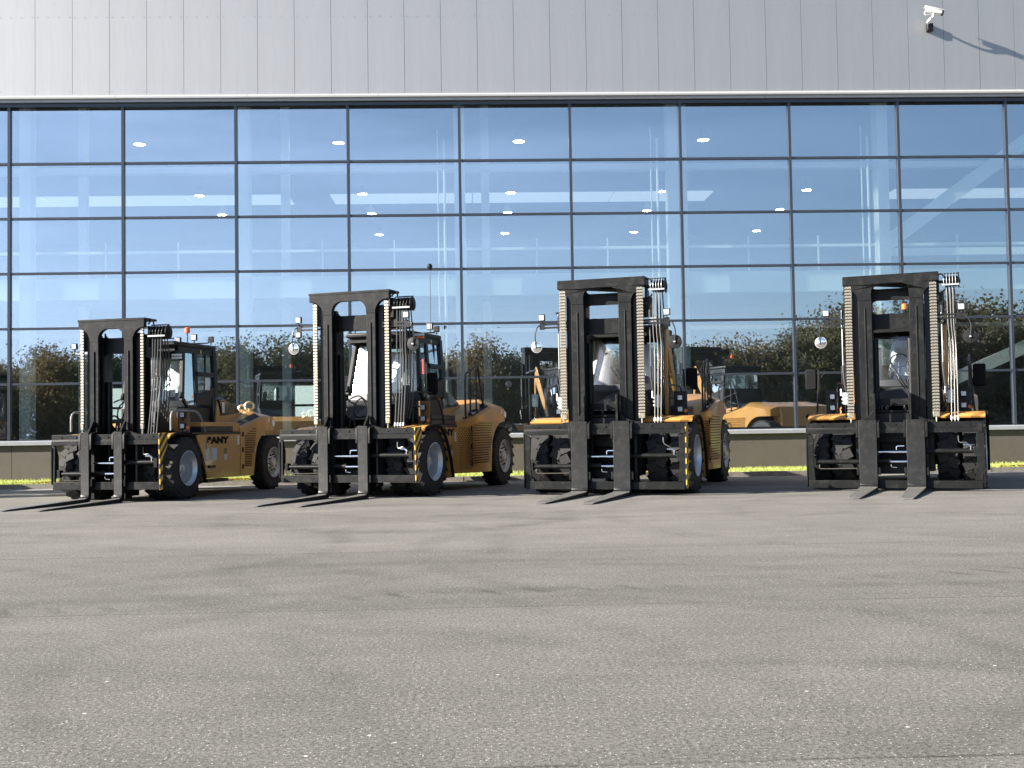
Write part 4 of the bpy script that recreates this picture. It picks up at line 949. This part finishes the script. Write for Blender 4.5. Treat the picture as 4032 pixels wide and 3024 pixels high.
        cab.prism([(cyf + .12, zc + .28), (cyf + .22, zc + .10), (cyf + .40, zc), (ym_, zc + .0), (ym_, zc - .06), (cyf + .35, zc - .06), (cyf + .05, zc + .18)], 'x', *sorted((s * (hw - .025), s * (hw + .02))))
    cab.box(-hwt, hwt, cyf + .02, cyf + .07, ctop - .2, ctop - .1); cab.box(-hw, hw, cyr - .08, cyr - .03, zc + .35, zc + .45); cab.box(-hwt, hwt, cyr - .08, cyr - .02, ctop - .25, ctop - .1)
    CAB = cab.build('cab_frame', BLK2, T, bevel=.006)
    MB().box(-hw + .02, hw - .02, cyf + .02, cyr - .02, zc - .40, zc - .02).build('cab_base', BLK2, T, bevel=.02)
    MB().box(-hwt - .05, hwt + .05, cyf - .06, cyr + .04, ctop - .10, ctop + .0).build('cab_roof', BLK2, T, bevel=.03)
    MB().box(-hw + .03, hw - .03, cyr - .05, cyr - .035, zc - .02, zc + .36).build('cab_rear_panel', BLK2, T)
    # curved windscreen
    def wsp(t, z0):
        q = (z0 - (zc + .1)) / (ctop - .15 - zc - .1); x = (hw * (1 - q) + hwt * q) * math.sin(t); return (x, cyf + .16 + .20 * q - .11 * (1 - (math.sin(t)) ** 2), z0)
    zl = [zc + .10 + (ctop - .17 - zc - .10) * k / 4 for k in range(5)]; tl = [math.asin(-.985 + 1.97 * k / 14) for k in range(15)]
    wv = [wsp(t, z) for z in zl for t in tl]; wf = [(j * 15 + i, j * 15 + i + 1, (j + 1) * 15 + i + 1, (j + 1) * 15 + i) for j in range(4) for i in range(14)]
    MB().add(wv, wf).build('windscreen', WGL, T, smooth=80)
    zl = [zc - .42, zc - .2, zc + .10]; wv = [wsp(t, z) for z in zl for t in tl]; wf = [(j * 15 + i, j * 15 + i + 1, (j + 1) * 15 + i + 1, (j + 1) * 15 + i) for j in range(2) for i in range(14)]
    MB().add(wv, wf).build('cab_nose', DECK, T, smooth=80)
    for s in (-1, 1):
        def gp(y, z): 
            q = (z - zc) / (ctop - zc); return (s * (hw * (1 - q) + (hwt + .02) * q), y, z)
        MB().add([gp(cyf + .14, zc + .28), gp(cyf + .40, zc + .02), gp(ym_ - .05, zc + .02), gp(ym_ - .05, ctop - .2), gp(cyf + .30, ctop - .2)], [(0, 1, 2, 3, 4)]).build('side_glass', CGL, T, smooth=0)
        MB().add([gp(ym_ + .05, zc + .70), gp(cyr - .12, zc + .70), gp(cyr - .12, ctop - .22), gp(ym_ + .05, ctop - .22)], [(0, 1, 2, 3)]).build('door_glass', CGL, T, smooth=0)
        MB().add([gp(ym_ + .06, zc + .28), gp(cyr - .13, zc + .44), gp(cyr - .12, zc + .61), gp(ym_ + .06, zc + .61)], [(0, 1, 2, 3)]).build('door_glass', CGL, T, smooth=0)
        yq = (ym_ + cyr) / 2; MB().box(*sorted((s * (hwt + .03), s * (hwt + .06))), yq - .012, yq + .012, zc + .70, ctop - .22).build('window_bar', BLK2, T)
    MB().add([(-hwt, cyr - .05, ctop - .25), (hwt, cyr - .05, ctop - .25), (hw, cyr - .05, zc + .45), (-hw, cyr - .05, zc + .45)], [(0, 1, 2, 3)]).build('rear_glass', CGL, T, smooth=0)
    # seat under a plastic cover, wheel, controls
    sy_ = cyf + .95; sx_ = p.get('seatx', .05)
    MB().box(sx_ - .25, sx_ + .25, sy_ - .3, sy_ + .2, zc + .12, zc + .28).build('seat_base', SEAT, T, bevel=.05)
    MB().prism([(sy_ + .10, zc + .26), (sy_ + .22, zc + .90), (sy_ + .32, zc + .90), (sy_ + .26, zc + .2)], 'x', sx_ - .22, sx_ + .22).build('seat_back', SEAT, T, bevel=.05)
    MB().prism([(sy_ + .20, zc + .88), (sy_ + .24, zc + 1.08), (sy_ + .32, zc + 1.08), (sy_ + .30, zc + .88)], 'x', sx_ - .13, sx_ + .13).build('head_rest', SEAT, T, bevel=.04)
    rc = random.Random(int(p['X'] * 10)); secs_ = []
    for k in range(9):
        t = k / 8; z = zc + .16 + .78 * t; w_ = .30 - .10 * t * t; d = .26 - .10 * t; yo = sy_ + .02 + .14 * t
        secs_.append([(sx_ + (w_ + rc.uniform(-.03, .03)) * math.copysign(abs(math.cos(a)) ** .7, math.cos(a)), yo + (d + rc.uniform(-.02, .03)) * math.sin(a), z + rc.uniform(-.02, .02)) for a in [2 * PI * i / 16 for i in range(16)]])
    MB().loft(secs_).build('plastic_seat_cover', PLAS, T, smooth=50)
    MB().box(sx_ - .12, sx_ + .16, sy_ - .42, sy_ - .36, zc + .20, zc + .34).build('paper_sheet', PAPER, T)
    MB().tube([(sx_ - .05, cyf + .28, zc + .05), (sx_ - .05, cyf + .45, zc + .45)], .035, 8).build('steering_column', BLK2, T)
    whl = MB(); whl.tube([(sx_ - .05 + .17 * math.cos(a), cyf + .46 + .17 * math.sin(a) * .6, zc + .50 + .17 * math.sin(a) * .8) for a in [2 * PI * i / 20 for i in range(21)]], .014, 6, cap=False); whl.build('steering_wheel', RUB, T)
    MB().box(-.40, -.32, cyf + .2, cyf + .28, zc + .1, zc + .75).build('instrument_post', BLK2, T)
    if big: MB().tube(smooth_path([(-.42, cyf + .35, ctop - .4), (-.40, cyf + .36, zc + .5), (-.25, cyf + .4, zc + .2)]), .035, 8).build('inner_trim', YELD, T)
    MB().box(hw - .09, hw - .06, ym_ - .16, ym_ - .12, ctop - .85, ctop - .55).build('emergency_hammer', RED, T)
    wp = MB(); wp.tube([(-.22, cyf - .10, zc + .45), (.16, cyf - .12, zc - .12)], .010, 5); wp.tube([(-.10, cyf - .10, zc + .40), (.20, cyf - .12, zc - .12)], .010, 5); wp.build('wiper', BLK2, T)
    # roof kit
    MB().cyl((p['bx'], ym_, ctop), (p['bx'], ym_, ctop + .22), .014, 6).build('beacon_stem', BLK2, T)
    MB().lathe((p['bx'], ym_, ctop + (.22 if not big else .30)), [(0, 0), (0, .055), (.10, .052), (.11, .04), (.115, 0)], 16, 'z').build('beacon', ORG, T)
    work_lamp(T, hwt - .32 if kind != 2 else hwt - .1, cyr - .25, ctop + .18, .14); work_lamp(T, hwt - .05, cyr - .02, ctop + .14, .13, back=True)
    if kind == 1: work_lamp(T, hwt + .02, cyf + .10, ctop + .02, .12)
    else: work_lamp(T, hwt - .05, cyf + .05, ctop + .12, .13)
    work_lamp(T, -hwt + .12, cyf + .02, ctop + .12, .13); 
    MB().tube([(-hwt, cyf - .02, ctop + .05), (hwt, cyf - .02, ctop + .05)], .014, 6).build('roof_bar', BLK2, T); MB().tube([(-hwt, cyr - .2, ctop + .05), (hwt, cyr - .2, ctop + .05)], .014, 6).build('roof_bar', BLK2, T)
    MB().box(*sorted((hwt + .06, hwt + .058)), ym_ + .2, ym_ + .26, ctop - .2, ctop - .13).build('warning_triangle', mat_tri, T, smooth=0)
    # head lamps on fenders
    for s in (-1, 1):
        hx = s * p['hlx']; hy = wy + .22; 
        MB().box(hx - .13 * 1, hx + .13, hy + .05, hy + .07, zf + .0, zf + .48).build('lamp_plate', BRWN if kind < 3 else BLK2, T, bevel=.01)
        for dz in (.13, .35):
            work_lamp(T, hx, hy - .01, zf + dz, .115, name='head_lamp')
        MB().cyl((hx + s * .0 + .10, hy + .02, zf + .10), (hx + .10, hy + .045, zf + .10), .035, 12).build('indicator_lamp', ORG, T)
    # deck clutter in front of the cab
    rc = random.Random(3 + kind)
    MB().box(-.62, .62, wy + .15, cyf + .0, zf - .30, zf + .06).build('front_deck', BLK2, T)
    for k in range(7):
        x_ = rc.uniform(-.6, .6); MB().tube(smooth_path([(x_, by + .5, rc.uniform(.9, 1.2)), (x_ + rc.uniform(-.1, .1), by + .65, rc.uniform(1.5, 1.75)), (x_ * .8, cyf - .3, rc.uniform(1.5, 1.7)), (x_ * .7, cyf + .02, zc - .35)]), .018, 7).build('deck_hose', HOSE, T)
    for s in (-1, 1):
        MB().prism([(by + .45, zf + .0), (by + .45, zf + .42), (by + .56, zf + .42), (wy + .55, zf + .0)], 'x', *sorted((s * .60, s * .66))).build('mast_tilt_bracket', BLK2, T, bevel=.004)
    # rails
    pr = PIPE if kind == 1 else PIPB; xr = xs - .04; zr = p['zr']
    if kind == 1:
        MB().tube(rounded([(xr, wy - .38, zf + .05), (xr, wy - .38, zr), (xr, wy + .62, zr), (xr, wy + .90, zr - .25), (xr + .04, wy + .92, zf - .35)], .16), .022, 8).build('hand_rail', pr, T)
        MB().tube(rounded([(xr - .10, wy + .42, zr - .02), (xr - .10, wy + .50, zr - .2), (xr - .10, wy + .45, zf + .25), (xr - .06, wy + .22, zf + .02)], .1), .022, 8).build('hand_rail', pr, T)
        MB().tube(rounded([(-xr, wy - .38, zf + .05), (-xr, wy - .38, zr), (-xr, wy + .62, zr), (-xr, wy + .92, zr - .3), (-xr, wy + .92, zf)], .16), .022, 8).build('hand_rail', pr, T)
    else:
        for s in (-1, 1):
            MB().tube(rounded([(s * xr, wy - .10, zf + .03), (s * xr, wy - .10, zr), (s * xr, wy + 1.0, zr), (s * (xr + .03), wy + 1.35, zr - .45), (s * (xr + .05), wy + 1.45, .62), (s * (xr + .05), wy + 1.1, .60)], .18), .017, 8).build('hand_rail', pr, T)
            MB().tube([(s * xr, wy + .55, zf), (s * xr, wy + .55, zr)], .014, 7).build('hand_rail_post', pr, T)
            MB().tube([(s * xr, wy - .10, (zf + zr) / 2 + .04), (s * xr, wy + 1.05, (zf + zr) / 2 + .04)], .014, 7).build('hand_rail_bar', pr, T)
            # rails round the rear deck
            yy = [ym + .10, ym + .38, ym + .72, ym + 1.12]; xk = xo - .12; hh = .86
            MB().tube(rounded([(s * xk, yy[0], topz(yy[0]) - .07), (s * xk, yy[0] - .02, topz(yy[0]) + hh), (s * xk, yy[2] + .10, topz(yy[2]) + hh + .06), (s * xk, yy[3], topz(yy[3]) - .05)], .10), .022, 7).build('deck_rail', pr, T)
            for y_ in yy[1:3]: MB().tube([(s * xk, y_, topz(y_) - .06), (s * xk, y_, topz(y_) + hh - .02)], .019, 7).build('deck_rail_post', pr, T)
            MB().tube([(s * xk, yy[0], topz(yy[0]) + hh * .5), (s * xk, yy[3] - .08, topz(yy[3]) + hh * .48)], .012, 7).build('deck_rail_bar', pr, T)
            for y_ in yy: MB().box(s * xk - .05, s * xk + .05, y_ - .05, y_ + .05, topz(y_) - .075, topz(y_) - .045).build('rail_foot', pr, T)
            # side mirrors on tall stems
            mx_ = s * (p.get('mxx', 1.40) if s > 0 else p.get('mxl', p.get('mxx', 1.40))); my_ = p.get('myy', 2.3); mz = p.get('mzz', 2.28)
            MB().box(mx_ - .12, mx_ + .12, my_, my_ + .07, mz - .22, mz + .22).build('side_mirror', RUB, T, bevel=.035)
            MB().box(mx_ - .10, mx_ + .10, my_ + .071, my_ + .074, mz - .20, mz + .20).build('mirror_face', MIRR, T)
            MB().tube(smooth_path([(mx_ - s * .10, my_ + .02, zf), (mx_ - s * .14, my_ + .02, mz - .3), (mx_ - s * .16, my_ + .02, mz + .2)]), .022, 7).build('mirror_stem', pr, T)
    if kind == 1:
        for (x_, s_) in ((.30, .085), (-.30, .06)):
            pass
        for (x_, y_, r_) in ((.78, yp + .02, .09), (.56, yp + .10, .065)):
            zz = topz(y_) + .0
            MB().tube([(x_ + r_ * math.cos(a) * .9, y_ + r_ * math.cos(a) * .5, zz + r_ + r_ * math.sin(a)) for a in [2 * PI * i / 18 for i in range(19)]], .030, 8, cap=False).build('lifting_eye', EYEM, T)
            MB().cyl((x_, y_, zz - .02), (x_, y_, zz + .04), .04, 10).build('eye_collar', EYEM, T)
    # yellow falling-object frame and overhead tilt rams of the big machines
    if big:
        for s in (-1, 1):
            x0_, x1_ = sorted((s * .88, s * .93))
            MB().prism([(1.58, zf), (1.60, zt - .80), (1.68, zt - .72), (1.78, zt - .80), (2.85, zf + .05), (2.62, zf + .05), (1.70, zt - 1.25), (1.66, zf)], 'x', x0_, x1_).build('cab_guard_frame', YEL, T, bevel=.008)
            MB().cyl((s * .90, 1.66, zt - .86), (s * .90, 1.15, zt - .88), .055, 14).build('tilt_cylinder', BLK2, T)
            MB().cyl((s * .90, 1.15, zt - .88), (s * .90, by + .40, zt - .90), .03, 12).build('tilt_rod', CHR, T)
    if kind == 2:
        MB().cyl((.70, 2.55, 3.3), (.70, 2.55, 4.62), .009, 6).build('antenna_pole', PIPB, T)
        MB().lathe((.70, 2.55, 4.60), [(0, 0), (0, .03), (.05, .055), (.10, .055), (.13, .02), (.13, 0)], 12, 'z').build('antenna_head', PIPB, T)
    if p.get('ball'):
        pass
    # ---- lettering
    for s in (1, -1):
        xx = s * (xs + .002); rv = (0, s, 0)
        y0 = (wy + .95) if s > 0 else (wy + 1.82)
        text('SANY', 'lettering', RUB, T, (xx, y0, zf - .235 if kind == 1 else zf - .22), rv, (0, 0, 1), .15, bold=.018, width=.95)
        # slanted decal on the top edge of the rear body
        ya_, yb_ = ym + .02, yp - .06
        def ep(y, q):   # point on chamfer
            k = max(0, (y - (ye - .35)) / .35); f = min(1, (y - ym) / .38) if kind >= 2 else 1; xo_ = xs + (xo - .12 * k * k - xs) * f
            a_ = Vector((s * (xo_ - .05), y, edgez(y) + .03)); b_ = Vector((s * (xo_ - .30), y, topz(y))); nrm = Vector((s * (topz(y) - edgez(y) - .03), 0, .25)).normalized()
            return a_.lerp(b_, q) + nrm * .004
        if kind >= 2: ya_ = ym + .42
        A, B = ep(ya_, .06), ep(yb_, .06); A2, B2 = ep(ya_, .62), ep(yb_, .62)
        for (t0, t1, m_) in ((0, .34, NAVY), (.342, .50, BRWN), (.502, 1, NAVY)):
            MB().add([A.lerp(B, t0), A.lerp(B, t1), A2.lerp(B2, t1), A2.lerp(B2, t0)], [(0, 1, 2, 3)]).build('name_strip', m_, T, smooth=0)
        rv = (B - A) if s > 0 else (A - B); uv = (A2 - A); nv = Vector(rv).cross(uv).normalized()
        ln = (B - A).length; hh = (A2 - A).length
        o1 = A.lerp(B, .07 if s > 0 else .32) + uv * .24 + nv * .002
        text('SANY', 'lettering', WHT, T, o1, rv, uv, hh * .46, bold=.004, width=ln * .22)
        o2 = A.lerp(B, .54 if s > 0 else .96) + uv * .24 + nv * .002
        text(p['model'], 'lettering', WHT, T, o2, rv, uv, hh * .50, bold=.004, width=ln * .40)
    def label_(y, z, w_, h_, m_=PAPB, x=None):
        MB().box((x or xs) + .001, (x or xs) + .003, y, y + w_, z, z + h_).build('label', m_, T, smooth=0)
    label_(wy + 1.14, .72, .22, .25); label_(wy + .88, .72, .13, .25); label_(wy + 1.68, .72, .11, .11); label_(wy + 1.66, .85, .14, .11, BRWN)
    label_(ym - .12, 1.02, .08, .20, PAPER)
    # round badge on the rear corner
    bd = MB().lathe((xo - .035, ye - .20, edgez(ye - .2) - .12), [(0.03, 0), (0.03, .075), (0.0, .08)], 20).build('round_badge', PAPER, T)
    label_(ye - .48, edgez(ye - .4) - .12, .07, .09, PAPER, x=xo)
    if kind == 1:
        MB().box(hw + .018, hw + .021, (ym_ + cyr) / 2 - .09, (ym_ + cyr) / 2 + .10, zc + .34, zc + .60).build('notice_sheet', PAPER, T, smooth=0)
        MB().box(.778, .781, cyr + .02, cyr + .12, zf + .42, zf + .64).build('label', PAPER, T, smooth=0)
        MB().lathe((.665, wy + .62, zf + .36), [(0, 0), (.0, .075)], 16).build('round_label', PAPER, T, smooth=0)
        MB().box(.662, .665, wy + .75, wy + .90, zf + .26, zf + .46).build('label', PAPER, T, smooth=0)
        MB().prism([(cyf + .1, zf + .05), (cyf + .05, zf + .45), (cyf + .15, zc - .05), (cyr - .2, zc - .05), (cyr - .2, zf + .05)], 'x', .60, .655).build('cab_skirt', BLK2, T)
        MB().prism([(wy + .35, zf + .0), (wy + .35, zf + .42), (wy + .48, zf + .46), (wy + .9, zf + .06)], 'x', .60, .66).build('cab_riser', YELD, T)
    if kind == 2 or big:
        # perforated diagonal panel at the front of the rear body
        ph = MB(); v0 = Vector((xs, ym, 0)); v1 = Vector((xo, ym + .38, 0)); dn = Vector((v1.y - v0.y, -(v1.x - v0.x), 0)).normalized()
        for side in (1,):
            rows = 22; cols = 6
            for r in range(rows):
                for c in range(cols):
                    t = .10 + .75 * (c + .5 * (r % 2)) / cols; z = .44 + r * (za1 - .52) / rows
                    c0 = v0.lerp(v1, t) + Vector((0, 0, z)); tt = (v1 - v0).normalized(); rr = .0125
                    ring = [c0 + dn * .003 + tt * rr * math.cos(a) + Vector((0, 0, 1)) * rr * 1.25 * math.sin(a) for a in [2 * PI * i / 6 for i in range(6)]]
                    ph.add(ring, [tuple(range(6))])
        ph.build('panel_perforations', RUB, T, smooth=0, kind='stuff')
    return T
m_, t_, b_ = newmat('yellow_sticker'); b_.inputs['Base Color'].default_value = (0.5, 0.42, 0.05, 1); mat_tri = m_

S1 = dict(X=-7.723, Y=22.007, th=.238, cw=1.157, ct=1.281, cb=.235, bw=.72, zt=3.50, by=.387, fx=.35, fw=.17, R=.60, wx=1.20, wy=.985, ry=4.80, rx=1.20, boff=-.06, kind=1,
          u0=.28, u1=.46, cin=.075, cinr=.075, chw=.062, cross=((2.84, 3.15),), zf=1.29, xs=1.12, xo=1.13, ye=5.22, ym=3.38, zpk=1.78, zfold=1.37, ypk=4.50, cyr=3.22, zh=2.06, cyf=1.62, ctop=3.14, zcf=1.84,
          bx=.46, hlx=.98, zr=1.72, seatx=.10, model='SCP160G')
S2 = dict(X=-3.19, Y=22.07, th=.342, cw=1.443, ct=1.316, cb=.293, bw=.87, zt=3.961, by=.387, fx=.42, fw=.20, R=.655, wx=1.36, wy=1.09, ry=5.20, rx=1.30, boff=-.068, kind=2,
          u0=.37, u1=.56, cin=.12, cinr=.08, chw=.085, cross=((3.22, 3.52),), zf=1.36, xs=1.02, xo=1.31, ye=5.55, ym=3.12, zpk=1.93, zfold=1.42, ypk=4.50, cyr=3.00, zh=2.15, cyf=1.58, ctop=3.26, zcf=1.92,
          za=3.33, arm=1.13, bx=-.1, hlx=1.05, zr=2.02, seatx=.05, mxx=.97, myy=1.95, mzz=2.20, model='SCP250G')
S3 = dict(X=1.637, Y=21.622, th=.335, cw=1.537, ct=1.332, cb=.113, bw=.855, zt=4.079, by=.393, fx=.405, fw=.31, R=.70, wx=1.54, wy=1.117, ry=5.70, rx=1.36, boff=-.07, kind=3,
          u0=.34, u1=.585, cin=.10, cinr=.10, chw=.122, cross=((3.60, 3.82), (3.05, 3.34)), zf=1.46, xs=1.12, xo=1.40, ye=6.05, ym=3.40, zpk=1.98, zfold=1.48, ypk=4.85, cyr=3.10, zh=2.10, cyf=1.72, ctop=3.27, zcf=2.02,
          za=3.26, arm=1.19, bx=.12, hlx=1.22, zr=2.06, seatx=.12, mxx=1.27, myy=2.3, mzz=2.21, model='SCP250G')
S4 = dict(S3, X=7.001, Y=21.599, th=.396, cw=1.555, ct=1.272, cb=.05, bw=.865, zt=4.068, by=.40, fx=.423, fw=.32, wx=1.56, wy=1.10, boff=.0, foff=-.01, seatx=.05, kind=4, zf=1.45, mxx=1.50, mxl=1.74, myy=2.05, mzz=2.18)
S0 = dict(S1, X=-17.4, Y=22.4, th=.24)
forklift(S0, 'forklift parked beyond the left edge, its mirrored dark side showing in the first pane', 'heavy forklifts parked nose out in a row')
forklift(S1, 'smallest yellow forklift with grey hand rail and yellow-black striped guard, leftmost of the row', 'heavy forklifts parked nose out in a row')
forklift(S2, 'yellow forklift with thin antenna on its cab and perforated side panel, second from left', 'heavy forklifts parked nose out in a row')
forklift(S3, 'large forklift with wide chains and bright windscreen, third from left', 'heavy forklifts parked nose out in a row')
forklift(S4, 'large forklift seen nearly head-on with orange beacon behind its mast, rightmost of the row', 'heavy forklifts parked nose out in a row')
